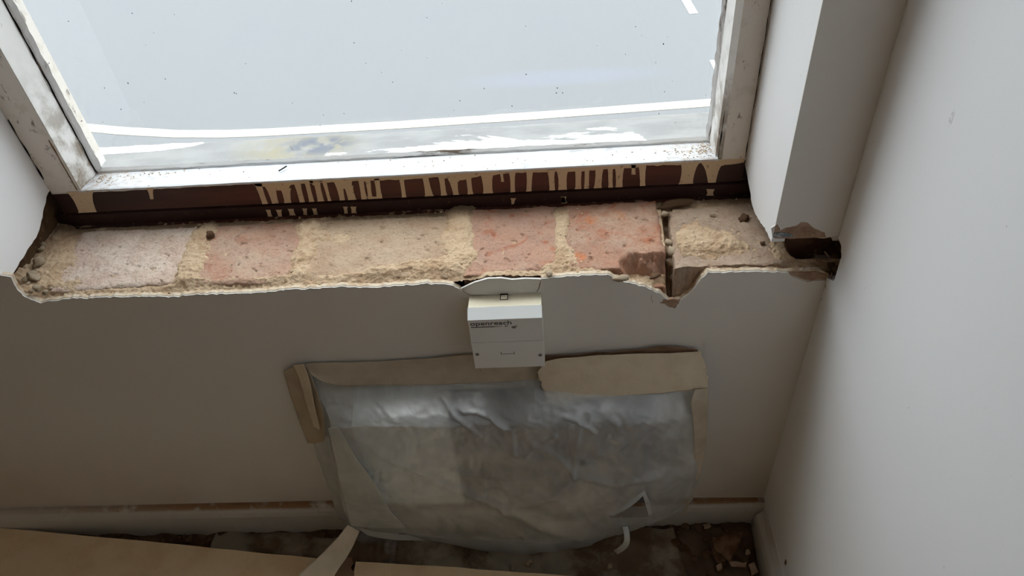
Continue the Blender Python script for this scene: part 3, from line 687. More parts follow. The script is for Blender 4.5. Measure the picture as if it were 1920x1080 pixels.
x0b = U(475, 344, 1, FY)[0]; x1b = XR-.002
prism('paint_band', [(x0b, FY, ZT-.0014), (x1b, FY, ZT-.0014)]+pp, 1, FY-.0006, FY+.0003, 'cream', rail)
prism('paint_band', jag([(XL+.002, FY, ZT-.0014), (x0b, FY, ZT-.0014), (x0b, FY, ZT-.0028), (-.56, FY, ZT-.0036), (-.60, FY, ZT-.0030), (XL+.002, FY, ZT-.0034)], .006, .0005, (2,), 8), 1, FY-.0005, FY+.0003, 'stile_grey', rail)
sb_o = [o for o in COL.objects if o.name.startswith('sill_board')][0]
for f_, L_ in ((z1, [(235, 275, 255, 300, 500, 575), (350, 405, 370, 410, 500, 575), (485, 535, 500, 565, 490, 562), (645, 690, 655, 695, 485, 557), (755, 795, 770, 815, 485, 555), (1105, 1145, 1115, 1150, 465, 540), (1190, 1240, 1195, 1250, 465, 537)]),
               (z2, [(1310, 1360, 1315, 1340, 430, 497), (1875, 1925, 1880, 1925, 412, 487)]), (z3, [(160, 180, 158, 208, 380, 432), (1470, 1525, 1465, 1525, 310, 368)])):
    for a_, b_, c_, d_, y0, y1 in L_:
        (xa, ya), (xb, yb) = f_(a_, y0), f_(b_, y0); (xc, yc), (xd, _) = f_(c_, y1), f_(d_, y1)
        drip((xa, xb, xc, xd), (ya, yc), FY+.0008, sb_o, 0)

# ------------------------------------------------------------ outside
osl = extrude_x('window_sill_outer', [(.205, .542), (.3435, .534), (.3535, .530), (.3555, .46), (.205, .46)], -.83, .42, 'outer_sill', None, 160, .0012); tag(osl, kind='structure')
for v in osl.data.vertices:
    if v.co.y > .3: v.co.y += max(0, v.co.x+.05)*.03
mo = osl.modifiers.new('bevel', 'BEVEL'); mo.width = .002; mo.segments = 2; mo.limit_method = 'ANGLE'
ow = prism('wall_outer', [(-8, .215, -3.2), (-8, .215, 4), (8, .215, 4), (8, .215, -3.2), (XR, .215, -3.2), (XR, .215, HT+.03), (XL, .215, HT+.03), (XL, .215, .46), (XR-.0001, .215, .46), (XR-.0001, .215, -3.2)], 1, .215, .255, 'outside'); tag(ow, kind='structure')
rd = mesh('road', [(-40, .3, -3), (40, .3, -3), (40, 40, -3), (-40, 40, -3)], [(0, 1, 2, 3)], 'road'); tag(rd, kind='structure')
box('pavement_far', -40, 40, 14, 18, -3.1, -2.88, 'pav')['kind'] = 'structure'
def ribbon(name, pts, w, z, mat, label, cat, group=None, h=.006):
    vs, fs = [], []
    for i, (x, y) in enumerate(pts):
        a_ = np.array(pts[max(0, i-1)]); b_ = np.array(pts[min(len(pts)-1, i+1)]); t = (b_-a_)/np.linalg.norm(b_-a_); nn = np.array([-t[1], t[0]])
        jw = w/2*(1+.06*noise.noise(Vector((x*6, y, 0))))
        for s in (-1, 1):
            for zz in (z, z+h): vs.append((x+s*jw*nn[0], y+s*jw*nn[1], zz))
    for i in range(len(pts)-1):
        k = i*4
        fs += [(k+1, k+5, k+7, k+3), (k, k+4, k+5, k+1), (k+2, k+3, k+7, k+6)]
    fs += [(0, 1, 3, 2), (len(vs)-4, len(vs)-2, len(vs)-1, len(vs)-3)]
    return tag(mesh(name, vs, fs, mat), label, cat, group)
cl = [(-9, 9.2), (-7.5, 7.9), (-6.3, 7.12), (-5.51, 6.83), (-4.87, 6.67), (-4.2, 6.54), (-3.6, 6.48), (-3.14, 6.465), (-1.72, 6.47), (-.215, 6.51), (1.72, 6.585), (4, 6.66), (9, 6.8)]
fine = []
for i in range(len(cl)-1):
    for k in range(8): t = k/8; fine.append((cl[i][0]*(1-t)+cl[i+1][0]*t, cl[i][1]*(1-t)+cl[i+1][1]*t))
ribbon('road_edge_line', fine, .155, -3, 'line', 'long pale cream line painted along the edge of the road outside', 'road marking')
d1p = [U(1282, 0, 2, -3)[:2]+np.array([-.02, .25]), U(1301, 25, 2, -3)[:2]]
ribbon('road_dash', [tuple((U(1268, -30, 2, -3)[:2]))]+[tuple(U(1301, 26, 2, -3)[:2])], .115, -3, 'dash', 'white road dash cut off by the top edge of the picture', 'road marking')
ribbon('road_dash', [tuple(U(1340, 113, 2, -3)[:2]), tuple(U(1366, 165, 2, -3)[:2])], .12, -3, 'dash', 'white road dash partly hidden behind the right window stile', 'road marking')

# ------------------------------------------------------------ skirting
def skirt(name, along, a0, a1, z0, z1, depth, mat='skirting'):
    prof = [(0, 0), (depth, 0), (depth, .72), (depth*.86, .84), (depth*.55, .95), (depth*.45, 1.), (0, 1.)]
    n = 80; vs = []; fs = []; m_ = len(prof)
    for i in range(n+1):
        t = i/n; a_ = a0+(a1-a0)*t; h = z0+(z1-z0)*t
        for d, zz in prof:
            w = .0006*fbm(a_, zz*h, 30)
            vs.append((a_, -d-w*(d > 0), zz*h+w) if along == 'x' else (FX1-d-w*(d > 0), a_, zz*h+w))
    for i in range(n):
        for k in range(m_): fs.append((i*m_+k, i*m_+(k+1) % m_, (i+1)*m_+(k+1) % m_, (i+1)*m_+k))
    bm = bmesh.new(); V = [bm.verts.new(v) for v in vs]; [bm.faces.new([V[i] for i in f]) for f in fs]
    bm.faces.new(V[:m_]); bm.faces.new(V[-m_:]); o = bm_obj(name, bm, mat); return tag(o, kind='structure')
skirt('baseboard_front', 'x', -1.6, -.3, .082, .084, .013)
skirt('baseboard_front', 'x', -.3, FX1, .084, .066, .013, 'skirting_low').name = 'baseboard_front'
skirt('baseboard_right', 'y', -.021, -1.6, .062, .064, .016, 'skirting_low')

# ------------------------------------------------------------ phone socket
sx0, sx1 = -.1065, -.0215
sk_o = empty('phone_socket', ((sx0+sx1)/2, 0, .43))
tag(sk_o, 'white square phone socket box on the wall under the broken sill, grey lettering', 'phone socket')
def into(o, par): o.parent = par; o.location = -par.location; return o
def yz_prism(name, prof, x0, x1, mat, par, bev=.0008):
    bm = bmesh.new(); A = [bm.verts.new((x0, y, z)) for y, z in prof]; B = [bm.verts.new((x1, y, z)) for y, z in prof]
    bm.faces.new(A); bm.faces.new(B[::-1])
    for i in range(len(prof)): j = (i+1) % len(prof); bm.faces.new((A[i], A[j], B[j], B[i]))
    bmesh.ops.recalc_face_normals(bm, faces=bm.faces)
    if bev: bmesh.ops.bevel(bm, geom=bm.edges[:], offset=bev, segments=2, affect='EDGES', profile=.6)
    return into(bm_obj(name, bm, mat), par)
tag(yz_prism('back_box', [(0, .428), (-.0215, .427), (-.0215, .5185), (0, .5165)], sx0+.0004, sx1-.0004, 'sock_cream', sk_o), 'yellowed plastic back box')
FYs = -.0355
yz_prism('upper_cover', [(-.0217, .4745), (FYs, .4745), (FYs, .5115), (-.0222, .5190)], sx0, sx1, 'sock_white', sk_o, .0005)
yz_prism('lower_faceplate', [(-.0217, .4285), (FYs-.0002, .4290), (FYs-.0002, .4740), (-.0217, .4740)], sx0, sx1-.0003, 'sock_white', sk_o, .0006)
into(box('cable_notch', -.0695, -.0605, -.0100, -.0002, .5168, .5184, 'black'), sk_o)
into(box('notch_flap', -.0687, -.0613, -.0100, -.0032, .5168, .5188, 'sock_cream'), sk_o)
def disc(name, c, r, h, mat, par, seg=20):
    bm = bmesh.new(); bmesh.ops.create_cone(bm, cap_ends=True, segments=seg, radius1=r, radius2=r*.85, depth=h, matrix=Matrix.Translation(c) @ Matrix.Rotation(math.pi/2, 4, 'X'))
    return into(bm_obj(name, bm, mat), par)
for x, y in ((895, 664), (1013, 665)):
    c = U(x, y, 1, FYs)
    s_ = disc('screw', (c[0], FYs-.0004, c[2]), .0026, .0012, 'steel', sk_o)
    for r_ in (0, 1):
        q = box('screw_slot', c[0]-.0018*(1-r_)-.0004*r_, c[0]+.0018*(1-r_)+.0004*r_, FYs-.00115, FYs-.0009, c[2]-.0018*r_-.0004*(1-r_), c[2]+.0018*r_+.0004*(1-r_), 'ink'); q.parent = s_
c = U(952, 663, 1, FYs)
into(box('port_shutter', c[0]-.0075, c[0]+.0075, FYs-.0005, FYs+.0002, c[2]-.0062, c[2]-.0006, 'sock_white', None, .0002), sk_o)
into(box('port_slot', c[0]-.0078, c[0]+.0078, FYs-.0004, FYs+.0001, c[2]-.0004, c[2]+.0003, 'groove'), sk_o)
for s in (-1, 1): into(box('port_slot', c[0]+s*.0078-.0004, c[0]+s*.0078+.0004, FYs-.0004, FYs+.0001, c[2]-.001, c[2]+.0035, 'groove'), sk_o)
def text(body, x, z, size, par, wide=1., off=0.):
    cu = bpy.data.curves.new('lettering', 'FONT'); cu.body = body; cu.size = size; cu.extrude = .00012; cu.space_character = 1.02; cu.offset = off
    o = bpy.data.objects.new('lettering', cu); COL.objects.link(o); cu.materials.append(M['ink'])
    bpy.context.view_layer.update()
    dg = bpy.context.evaluated_depsgraph_get(); me = bpy.data.meshes.new_from_object(o.evaluated_get(dg)); bpy.data.objects.remove(o)
    R_ = Matrix.Translation((x, FYs-.0001, z)) @ Matrix.Rotation(math.pi/2, 4, 'X') @ Matrix.Diagonal((wide, 1, 1, 1)); me.transform(R_)
    o = bpy.data.objects.new('lettering', me); COL.objects.link(o); into(o, par); return o, me
tL = U(882, 613, 1, FYs); tR = U(959, 610, 1, FYs)
o, me = text('openreach', tL[0], tL[2]+.0020, .0088, sk_o, 1., .00012)
w_ = max(v.co.x for v in me.vertices)-min(v.co.x for v in me.vertices); k_ = (tR[0]-tL[0])/w_
for v in me.vertices: v.co.x = tL[0]+(v.co.x-tL[0])*k_
bz = tL[2]-.0009
into(box('printed_rule', tL[0]+.0005, tL[0]+.0275, FYs-.0002, FYs+.0001, bz-.0006, bz+.0007, 'ink'), sk_o)
for k in range(8): into(box('printed_tick', tL[0]+.0278+k*.0011, tL[0]+.0278+k*.0011+.0008-.00007*k, FYs-.0002, FYs+.0001, bz-.0006, bz+.0006, 'ink'), sk_o)
o, me = text('BT', tL[0]+.0395, bz-.0007, .0022, sk_o, 1.5, .00008)
# globe emblem with a sweeping tail
gc = U(963, 613, 1, FYs)
def arc(name, cx, cz, rx, rz, a0, a1, w0, w1, par):
    n = 18; pts = []
    for i in range(n+1):
        t = i/n; a_ = math.radians(a0+(a1-a0)*t); w = w0+(w1-w0)*t; pts.append((cx+(rx+w/2)*math.cos(a_), FYs, cz+(rz+w/2)*math.sin(a_)))
    for i in range(n, -1, -1):
        t = i/n; a_ = math.radians(a0+(a1-a0)*t); w = w0+(w1-w0)*t; pts.append((cx+(rx-w/2)*math.cos(a_), FYs, cz+(rz-w/2)*math.sin(a_)))
    return into(prism(name, pts, 1, FYs-.0002, FYs+.0001, 'ink'), par)
ex = empty('emblem', (0, 0, 0)); ex.parent = sk_o
arc('emblem_swirl', gc[0], gc[2], .0022, .0017, 120, 380, .0004, .0012, sk_o)
arc('emblem_swirl', gc[0], gc[2]+.0002, .0008, .0006, 0, 359, .0010, .0010, sk_o)
arc('emblem_swirl', gc[0]+.0005, gc[2]+.0004, .0034, .0020, 10, 75, .0012, .0003, sk_o)
bpy.data.objects.remove(ex)

# ------------------------------------------------------------ wall unit under the film
wu = empty('wall_unit', (-.06, 0, .06)); tag(wu, 'white and slate grey wall unit dimly visible through the cloudy plastic sheet', 'wall unit')
def rbox(name, x0, x1, y0, y1, z0, z1, mat, par, bev): return into(box(name, x0, x1, y0, y1, z0, z1, mat, None, bev), par)
yz_prism('white_housing', [(-.0005, .130), (-.044, .140), (-.048, .160), (-.0500, .338), (-.047, .344), (-.0005, .356)], -.276, -.150, 'unit_white', wu, .002)
yz_prism('dark_housing', [(-.0005, .120), (-.044, .130), (-.049, .150), (-.0480, .315), (-.038, .335), (-.0005, .350)], -.149, .118, 'unit_grey', wu, .004)
for k in range(6): rbox('louvre', -.125, .100, -.0515, -.0480, .16+k*.022, .168+k*.022, 'unit_grey', wu, .001)

# ------------------------------------------------------------ film and tape
def interp_net(net, nu, nv):
    "smooth (Catmull-Rom) surface through a net of control rows of (px, py, Y)"
    A = np.array([[list(U(x, y, 1, Y))+[x, y] for x, y, Y in row] for row in net], float)
    def cr1(P, n):
        m_ = len(P); out = []
        for i in range(n+1):
            t = i/n*(m_-1); k = min(int(t), m_-2); f = t-k
            p0, p1, p2, p3 = P[max(k-1, 0)], P[k], P[k+1], P[min(k+2, m_-1)]
            out.append(.5*(2*p1+(p2-p0)*f+(2*p0-5*p1+4*p2-p3)*f*f+(3*p1-p0-3*p2+p3)*f**3))
        return np.array(out)
    B = cr1(A, nv); return np.array([cr1(r, nu) for r in B])
net = [
 [(585, 706, -.003), (700, 704, -.003), (830, 700, -.003), (930, 697, -.003), (1030, 692, -.003), (1130, 688, -.003), (1230, 684, -.003), (1300, 680, -.003)],
 [(596, 733, -.014), (700, 728, -.016), (830, 722, -.016), (930, 718, -.016), (1030, 722, -.018), (1130, 722, -.018), (1230, 716, -.017), (1308, 708, -.010)],
 [(618, 786, -.050), (700, 790, -.0600), (830, 788, -.0600), (930, 784, -.060), (1030, 786, -.060), (1130, 784, -.060), (1230, 780, -.054), (1318, 768, -.033)],
 [(622, 806, -.054), (705, 812, -.0670), (832, 812, -.067), (930, 812, -.068), (1030, 816, -.069), (1130, 816, -.068), (1230, 808, -.060), (1322, 798, -.036)],
 [(632, 870, -.050), (712, 888, -.070), (838, 888, -.074), (935, 886, -.078), (1035, 884, -.082), (1130, 880, -.076), (1232, 868, -.064), (1320, 850, -.036)],
 [(640, 935, -.045), (724, 945, -.070), (845, 950, -.077), (940, 954, -.083), (1040, 955, -.088), (1135, 946, -.080), (1232, 930, -.067), (1308, 908, -.036)],
 [(655, 985, -.040), (745, 994, -.058), (850, 1000, -.066), (945, 1008, -.074), (1045, 1010, -.076), (1138, 1000, -.070), (1220, 978, -.055), (1290, 948, -.032)],
 [(662, 992, -.030), (755, 1001, -.045), (850, 1008, -.050), (945, 1013, -.055), (1045, 1014, -.055), (1138, 1004, -.050), (1222, 982, -.04), (1288, 950, -.025)]]
G = interp_net(net, 230, 150)
creases = [ # px polyline, width px, amp (towards the room)
 ([(626, 795), (660, 850), (700, 905), (735, 965), (765, 985)], 9, .002), ([(645, 800), (720, 850), (800, 890), (880, 925), (945, 955)], 7, .0040),
 ([(945, 955), (1010, 985), (1090, 1003)], 9, .006), ([(870, 770), (895, 772), (925, 782), (945, 800)], 5, .0045), ([(925, 785), (960, 806), (965, 850)], 4, .0030),
 ([(1075, 885), (1040, 850), (1000, 830)], 5, .0030), ([(1075, 885), (1120, 850), (1170, 835)], 6, .003), ([(1078, 890), (1150, 905), (1240, 890)], 6, .003),
 ([(1075, 885), (1082, 820), (1088, 780)], 5, .003), ([(1060, 780), (1090, 790), (1115, 808)], 4, .0035), ([(1080, 890), (1040, 930), (960, 950)], 7, .003),
 ([(985, 850), (1010, 830), (1040, 815)], 4, .003), ([(700, 740), (720, 762), (745, 790)], 4, .002), ([(830, 745), (850, 775), (880, 800), (900, 815)], 4, .0028),
 ([(1320, 790), (1300, 860), (1296, 930)], 6, .003), ([(830, 870), (870, 888), (920, 890)], 5, .002), ([(720, 905), (770, 880), (800, 870)], 5, .002), ([(690, 900), (740, 910)], 4, .002), ([(640, 830), (670, 850), (690, 880)], 4, .0025)]
def film_offset(px, py):
    d = 0
    for pl, w, am in creases:
        dd = min(segd(px, py, pl[i], pl[i+1]) for i in range(len(pl)-1))
        if dd < 3*w: d += am*math.exp(-(dd/w)**2)
    n1 = noise.noise(Vector((px*.012+py*.006, py*.018-px*.004, 2)))
    n2 = abs(noise.noise(Vector((px*.022+py*.010, py*.030-px*.010, 5)))); n3 = abs(noise.noise(Vector((px*.05-py*.03, py*.05+px*.02, 8))))
    n4 = abs(noise.noise(Vector((px*.09+py*.05, py*.06-px*.05, 11))))
    return d+.0035*n1+.0032*(.25-n2)+.0022*(.2-n3)+.0009*(.2-n4)
nv, nu = G.shape[0], G.shape[1]; vs = []; tear = [(1142, 966), (1176, 942), (1207, 923), (1217, 968)]
def inpoly(x, y, P_):
    c_ = False; j = len(P_)-1
    for i in range(len(P_)):
        if (P_[i][1] > y) != (P_[j][1] > y) and x < (P_[j][0]-P_[i][0])*(y-P_[i][1])/(P_[j][1]-P_[i][1])+P_[i][0]: c_ = not c_
        j = i
    return c_
for j in range(nv):
    fade = min(1, j/26)*min(1, (nv-1-j)/6+.25)
    for i in range(nu):
        p = G[j, i]; vs.append((p[0], min(-.002, p[1]-max(-.0012, film_offset(p[3], p[4])+.0012)*fade), p[2]))
fs = []
for j in range(nv-1):
    for i in range(nu-1):
        if inpoly(G[j, i, 3], G[j, i, 4], tear): continue
        fs.append((j*nu+i, (j+1)*nu+i, (j+1)*nu+i+1, j*nu+i+1))
film = mesh('plastic_sheet', vs, fs, 'film', None, True)
tag(film, 'crumpled cloudy plastic sheet bulging over the wall unit, torn low on its right', 'plastic sheet')
def patch(name, net, mat, par=None, nu=24, nv=14, amp=.0006, thick=.0003, seed=0, torn=0):
    G_ = interp_net(net, nu, nv); V = []
    for j in range(nv+1):
        for i in range(nu+1):
            p = G_[j, i]; n_ = noise.noise(Vector((p[3]*.03+seed*5, p[4]*.05, 3)))+.5*abs(noise.noise(Vector((p[3]*.09, p[4]*.12+seed, 3))))
            x_, z_ = p[0], p[2]
            if torn and i in (0, nu): x_ += torn*noise.noise(Vector((p[3]*.2, p[4]*.22, seed)))
            V.append((x_, p[1]-amp*n_, z_))
    F = [(j*(nu+1)+i, (j+1)*(nu+1)+i, (j+1)*(nu+1)+i+1, j*(nu+1)+i+1) for j in range(nv) for i in range(nu)]
    o = mesh(name, V, F, mat, par, True)
    s_ = o.modifiers.new('solid', 'SOLIDIFY'); s_.thickness = thick; s_.offset = 0
    return o
patch('torn_flap', [[(1142, 966, -.086), (1176, 943, -.09), (1206, 922, -.090)], [(1150, 968, -.094), (1182, 950, -.100), (1208, 928, -.098)]], 'film', film, 12, 6, .0008)
patch('torn_flap', [[(1203, 922, -.084), (1209, 921, -.084)], [(1210, 945, -.088), (1219, 944, -.086)], [(1216, 968, -.082), (1223, 966, -.080)]], 'film', film, 6, 12, .0008)
patch('film_fold', [[(615, 803, -.060), (624, 800, -.062), (634, 798, -.064)], [(630, 868, -.060), (648, 862, -.066), (668, 858, -.074)], [(643, 930, -.056), (674, 920, -.068), (706, 912, -.080)], [(652, 966, -.052), (694, 962, -.064), (732, 958, -.080)], [(658, 986, -.048), (706, 990, -.056), (762, 990, -.070)]], 'film', film, 24, 40, .0006)
# lower skirts of film that hang to the floor
t_ = patch('hanging_hem', [[(752, 992, -.052), (820, 1003, -.055), (900, 1008, -.060), (990, 1012, -.065), (1080, 1008, -.062), (1180, 992, -.054)],
                      [(760, 1000, -.050), (830, 1012, -.052), (910, 1025, -.058), (1000, 1036, -.062), (1050, 1024, -.058), (1120, 1015, -.050)],
                      [(768, 1006, -.046), (835, 1018, -.050), (925, 1036, -.055), (1006, 1052, -.060), (1045, 1040, -.056), (1110, 1022, -.048)]], 'film', film, 60, 20, .002)
patch('hanging_hem', [[(664, 986, -.045), (700, 996, -.05), (760, 1002, -.055)], [(690, 1004, -.05), (740, 1012, -.055), (800, 1014, -.055)]], 'film', film, 20, 8, .001)

def tape(net, label, mat='tape', **k):
    f_ = mat == 'film'
    o = patch('film_strip' if f_ else 'masking_tape', net, mat, None, **k); tag(o, label, 'plastic film' if f_ else 'tape', None if f_ else 'masking tape strips around the plastic sheet'); return o
tape([[(562, 684, -.0035), (602, 680, -.0035), (700, 678, -.0035), (807, 671, -.0035), (879, 665, -.0035), (1012, 664, -.0035)],
      [(566, 690, -.006), (606, 700, -.008), (700, 700, -.008), (807, 695, -.0075), (885, 692, -.0075), (1014, 688, -.0075)],
      [(575, 697, -.010), (623, 721, -.015), (700, 722, -.0165), (807, 722, -.016), (890, 718, -.0155), (1016, 711, -.0155)]],
     'long cream tape along the top left of the plastic sheet, passing behind the phone socket', nu=50, nv=12, amp=.0010)
tape([[(1018, 668, -.0035), (1100, 662, -.0035), (1180, 656, -.0035), (1250, 649, -.004), (1308, 655, -.0035)], [(1018, 690, -.004), (1100, 686, -.004), (1180, 681, -.004), (1250, 675, -.005), (1310, 675, -.005)]],
     'brown stained tape edge peeping out above the top right tape strip', 'tape_dark', nu=40, nv=8, amp=.0016)
tape([[(1024, 677, -.010), (1060, 671, -.009), (1113, 667, -.009), (1200, 663, -.009), (1270, 661, -.008), (1313, 659, -.008)],
      [(1008, 697, -.018), (1060, 700, -.019), (1113, 698, -.019), (1200, 692, -.019), (1270, 686, -.017), (1322, 686, -.013)],
      [(1015, 718, -.022), (1060, 725, -.024), (1113, 722, -.025), (1200, 717, -.026), (1270, 709, -.024), (1326, 708, -.018)],
      [(1028, 756, -.030), (1065, 751, -.031), (1113, 745, -.032), (1200, 740, -.032), (1270, 734, -.030), (1327, 727, -.024)]],
     'wide pale tape with a torn left end over the top right of the sheet', 'tape_pale', nu=70, nv=20, amp=.0012, torn=.004)
tape([[(1303, 730, -.030), (1327, 727, -.024)], [(1296, 756, -.042), (1327, 752, -.036)], [(1300, 795, -.046), (1326, 790, -.040)], [(1302, 870, -.046), (1320, 858, -.040)], [(1296, 925, -.042), (1306, 910, -.037)], [(1278, 962, -.038), (1288, 954, -.034)]],
     'narrow cream tape strip running down the right edge of the plastic sheet', nu=8, nv=50, amp=.0012)
tape([[(532, 696, -.003), (558, 684, -.006), (578, 690, -.012)], [(541, 728, -.004), (566, 722, -.009), (592, 728, -.018)], [(555, 772, -.006), (580, 770, -.016), (607, 778, -.035)], [(577, 831, -.008), (592, 832, -.018), (608, 828, -.036)]],
     'cream tape strip down the left edge of the plastic sheet', nu=14, nv=34, amp=.0012)
tape([[(549, 684, -.009), (569, 682, -.012)], [(562, 715, -.014), (580, 712, -.018)], [(578, 768, -.026), (592, 770, -.030)], [(588, 800, -.034), (600, 806, -.04)]],
     'short tape piece overlapping the top left corner of the plastic sheet', 'tape_pale', nu=6, nv=24, amp=.0010)
tape([[(586, 830, -.010), (616, 820, -.045)], [(596, 858, -.012), (622, 850, -.042)], [(606, 886, -.012), (634, 876, -.042)], [(622, 935, -.012), (648, 930, -.040)], [(634, 972, -.012), (656, 980, -.036)]],
     'dirty translucent strip below the left tape, hanging down to the skirting', 'film', nu=10, nv=40, amp=.002)
tape([[(652, 984, -.048), (674, 996, -.050)], [(636, 1004, -.062), (662, 1024, -.068)], [(606, 1036, -.085), (648, 1048, -.090)], [(572, 1066, -.105), (630, 1074, -.110)], [(548, 1090, -.120), (618, 1100, -.125)]],
     'loose cream tape tail hanging from the lower left of the sheet onto the board', 'tape_pale', nu=8, nv=30, amp=.001)
tape([[(1166, 988, -.070), (1177, 986, -.068)], [(1170, 1002, -.080), (1181, 1004, -.080)], [(1168, 1018, -.086), (1178, 1024, -.086)], [(1150, 1032, -.080), (1158, 1040, -.080)]],
     'small curled film loop hanging under the torn corner of the sheet', 'film', nu=6, nv=24, amp=.001)

# ------------------------------------------------------------ floor things
def slab(name, pts, z, h, mat, label, cat, group=None, bev=True):
    P3 = [tuple(U(x, y, 2, z)) for x, y in pts]
    P3 = jag(P3+[P3[0]], .03, .0006, (0, 1))[:-1]
    o = prism(name, P3, 2, z-h, z, mat); return tag(o, label, cat, group)
slab('protection_board', [(-260, 970), (0, 990), (300, 1017), (620, 1050), (604, 1130), (560, 1500), (-700, 1500)], .042, .012, 'board', 'large flat tan board on the floor at the lower left', 'board')
slab('protection_board', [(667, 1053), (860, 1064), (1090, 1081), (1290, 1096), (1330, 1500), (612, 1500), (652, 1130)], .042, .012, 'board', 'tan board on the floor below the middle of the plastic sheet', 'board')
slab('paper_scrap', [(632, 1044), (660, 1045), (662, 1056), (658, 1064), (664, 1074), (662, 1100), (600, 1100), (610, 1070)], .0435, .0008, 'tape_dark', 'small torn brown paper scrap between the two floor boards', 'paper')
# grey conduit-like rolled film along the skirting
def droll(pts, r0, label, mat='film_dusty', seed=0):
    P3 = [U(x, y, 2, z) for x, y, z in pts]; n = 60; vs = []; fs = []; seg = 16
    for i in range(n+1):
        t = i/n*(len(P3)-1); k = min(int(t), len(P3)-2); p = P3[k]*(1-t+k)+P3[k+1]*(t-k)
        for s in range(seg):
            w = 2*math.pi*s/seg; rr_ = r0*(1+.35*noise.noise(Vector((i*.13+seed, math.cos(w), math.sin(w)))))
            vs.append((p[0], p[1]+rr_*1.7*math.cos(w), p[2]+rr_*.6*math.sin(w)))
    for i in range(n):
        for s in range(seg): fs.append((i*seg+s, i*seg+(s+1) % seg, (i+1)*seg+(s+1) % seg, (i+1)*seg+s))
    o = mesh('floor_film', vs, fs, mat, None, True); return tag(o, label, 'plastic film')
droll([(400, 1020, .012), (520, 1020, .012), (640, 1030, .012)], .012, 'dusty crumpled film in the gap between the board and the skirting', 'film_dusty', 1)
droll([(655, 1024, .018), (700, 1026, .018), (745, 1030, .016)], .018, 'smooth grey rolled film at the lower left of the hanging sheet', 'film_grey', 4)
# crumpled floor sheet
def floor_sheet(pts, mat, label, cat, nu, nv, base, amp, seed):
    A = [U(x, y, 2, base) for x, y in pts]; vs = []
    for j in range(nv+1):
        for i in range(nu+1):
            u, v = i/nu, j/nv; p = (A[0]*(1-u)+A[1]*u)*(1-v)+(A[3]*(1-u)+A[2]*u)*v
            h = abs(fbm(p[0]+seed, p[1], 9, 3))*amp+amp*.5*abs(noise.noise(Vector((p[0]*30+p[1]*25, p[1]*12+seed, 1))))
            vs.append((p[0], p[1], base+h))
    fs = [(j*(nu+1)+i, (j+1)*(nu+1)+i, (j+1)*(nu+1)+i+1, j*(nu+1)+i+1) for j in range(nv) for i in range(nu)]
    o = mesh('floor_sheet', vs, fs, mat, None, True); o.modifiers.new('solid', 'SOLIDIFY').thickness = .0003; return tag(o, label, cat)
floor_sheet([(690, 1010), (1262, 992), (1300, 1120), (680, 1090)], 'film_dusty', 'crumpled plastic film lying on the floor under the hanging sheet', 'plastic film', 120, 50, .016, .014, 3)
floor_sheet([(1215, 990), (1385, 968), (1415, 1120), (1230, 1120)], 'paper_brown', 'dusty brown paper sheet on the floor in the right corner', 'paper', 50, 50, .006, .014, 9)
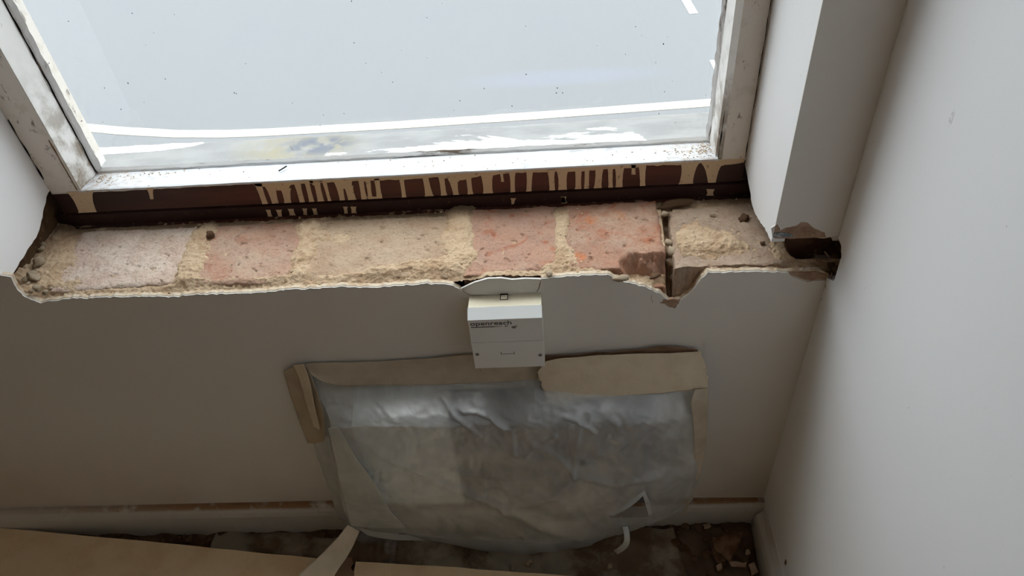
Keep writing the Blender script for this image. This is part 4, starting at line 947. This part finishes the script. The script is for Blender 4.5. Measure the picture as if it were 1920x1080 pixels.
# dirt on the floor along the wall
def dirt(x0, x1, y0, y1, nx_, ny_, hf):
    vs = [(x0+(x1-x0)*i/nx_, y0+(y1-y0)*j/ny_, max(.0005, hf(x0+(x1-x0)*i/nx_, y0+(y1-y0)*j/ny_))) for j in range(ny_+1) for i in range(nx_+1)]
    fs = [(j*(nx_+1)+i, j*(nx_+1)+i+1, (j+1)*(nx_+1)+i+1, (j+1)*(nx_+1)+i) for j in range(ny_) for i in range(nx_)]
    return mesh('floor_dirt', vs, fs, 'dirt', None, True)
tag(dirt(-1.2, .283, -.80, -.012, 420, 130, lambda x, y: .006+.005*fbm(x, y, 26)+.014*max(0, 1-(-.018-y)/.05)*(.5+.5*fbm(x, y, 12)) + (.010*max(0, fbm(x+3, y, 18)) if x > .1 else 0)), 'layer of brown dirt on the floor along the skirting', 'dirt', None, 'stuff')
for k in range(26):
    px = random.gauss(1345, 38); py = random.uniform(985, 1072)
    if px > 1405: px = 1405-random.random()*40
    stone('plaster_fragment', px, py, .022, random.uniform(.003, .008), 'broken brown plaster fragment on the floor in the right corner', 'plaster fragments in the right floor corner', SMD if k % 7 else SM, (1.1, .9, .45))
for px, py, r, w_ in [(990, 1058, .0035, 'larger of the touching pair'), (994, 1052, .003, 'smaller of the touching pair'), (960, 1066, .003, 'alone left of the pair')]:
    stone('plaster_fragment', px, py, .022, r, 'pale crumb on the floor film below the hanging sheet, '+w_, 'pale crumbs under the sheet', SM)
stone('plaster_fragment', 1143, 1062, .024, .0038, 'single pale crumb on the floor film right of the middle', None, SM)
for k in range(16):
    stone('plaster_fragment', random.uniform(330, 625), random.uniform(1004, 1014), .016, random.uniform(.002, .005), 'small brown fragment in the dirt between the left board and the skirting', 'fragments along the left skirting', SMD, (1.3, .8, .4))
def shard(pts, z, label, mat, rx=0):
    P3 = [tuple(U(x, y, 2, z)) for x, y in pts]; P3 = jag(P3+[P3[0]], .006, .0012, (0, 1))[:-1]
    c_ = np.mean(P3, axis=0); o = prism('plaster_shard', [tuple(np.array(p)-c_) for p in P3], 2, 0, .003, mat); o.location = c_; o.rotation_euler = (rx, rx*.4, 0)
    return tag(o, label, 'rubble')
shard([(1335, 1010), (1362, 1005), (1392, 1000), (1385, 1025), (1368, 1052), (1352, 1040), (1338, 1028)], .032, 'largest flat brown plaster shard in the right floor corner', 'dark_rubble', .12)
shard([(1334, 1012), (1346, 1030), (1360, 1052), (1345, 1060), (1336, 1044)], .026, 'narrow plaster shard leaning under the largest one in the corner', 'dark_rubble', -.2)
shard([(1342, 1062), (1352, 1056), (1354, 1068), (1346, 1072)], .024, 'small pale plaster chip near the bottom in the right corner', 'plaster', .1)
shard([(1402, 1060), (1414, 1056), (1420, 1074), (1410, 1080)], .022, 'pale plaster chip against the right skirting', 'plaster', .1)
shard([(1366, 1055), (1400, 1056), (1398, 1064), (1372, 1062)], .024, 'thin pale plaster sliver below the largest shard in the corner', 'plaster', .1)
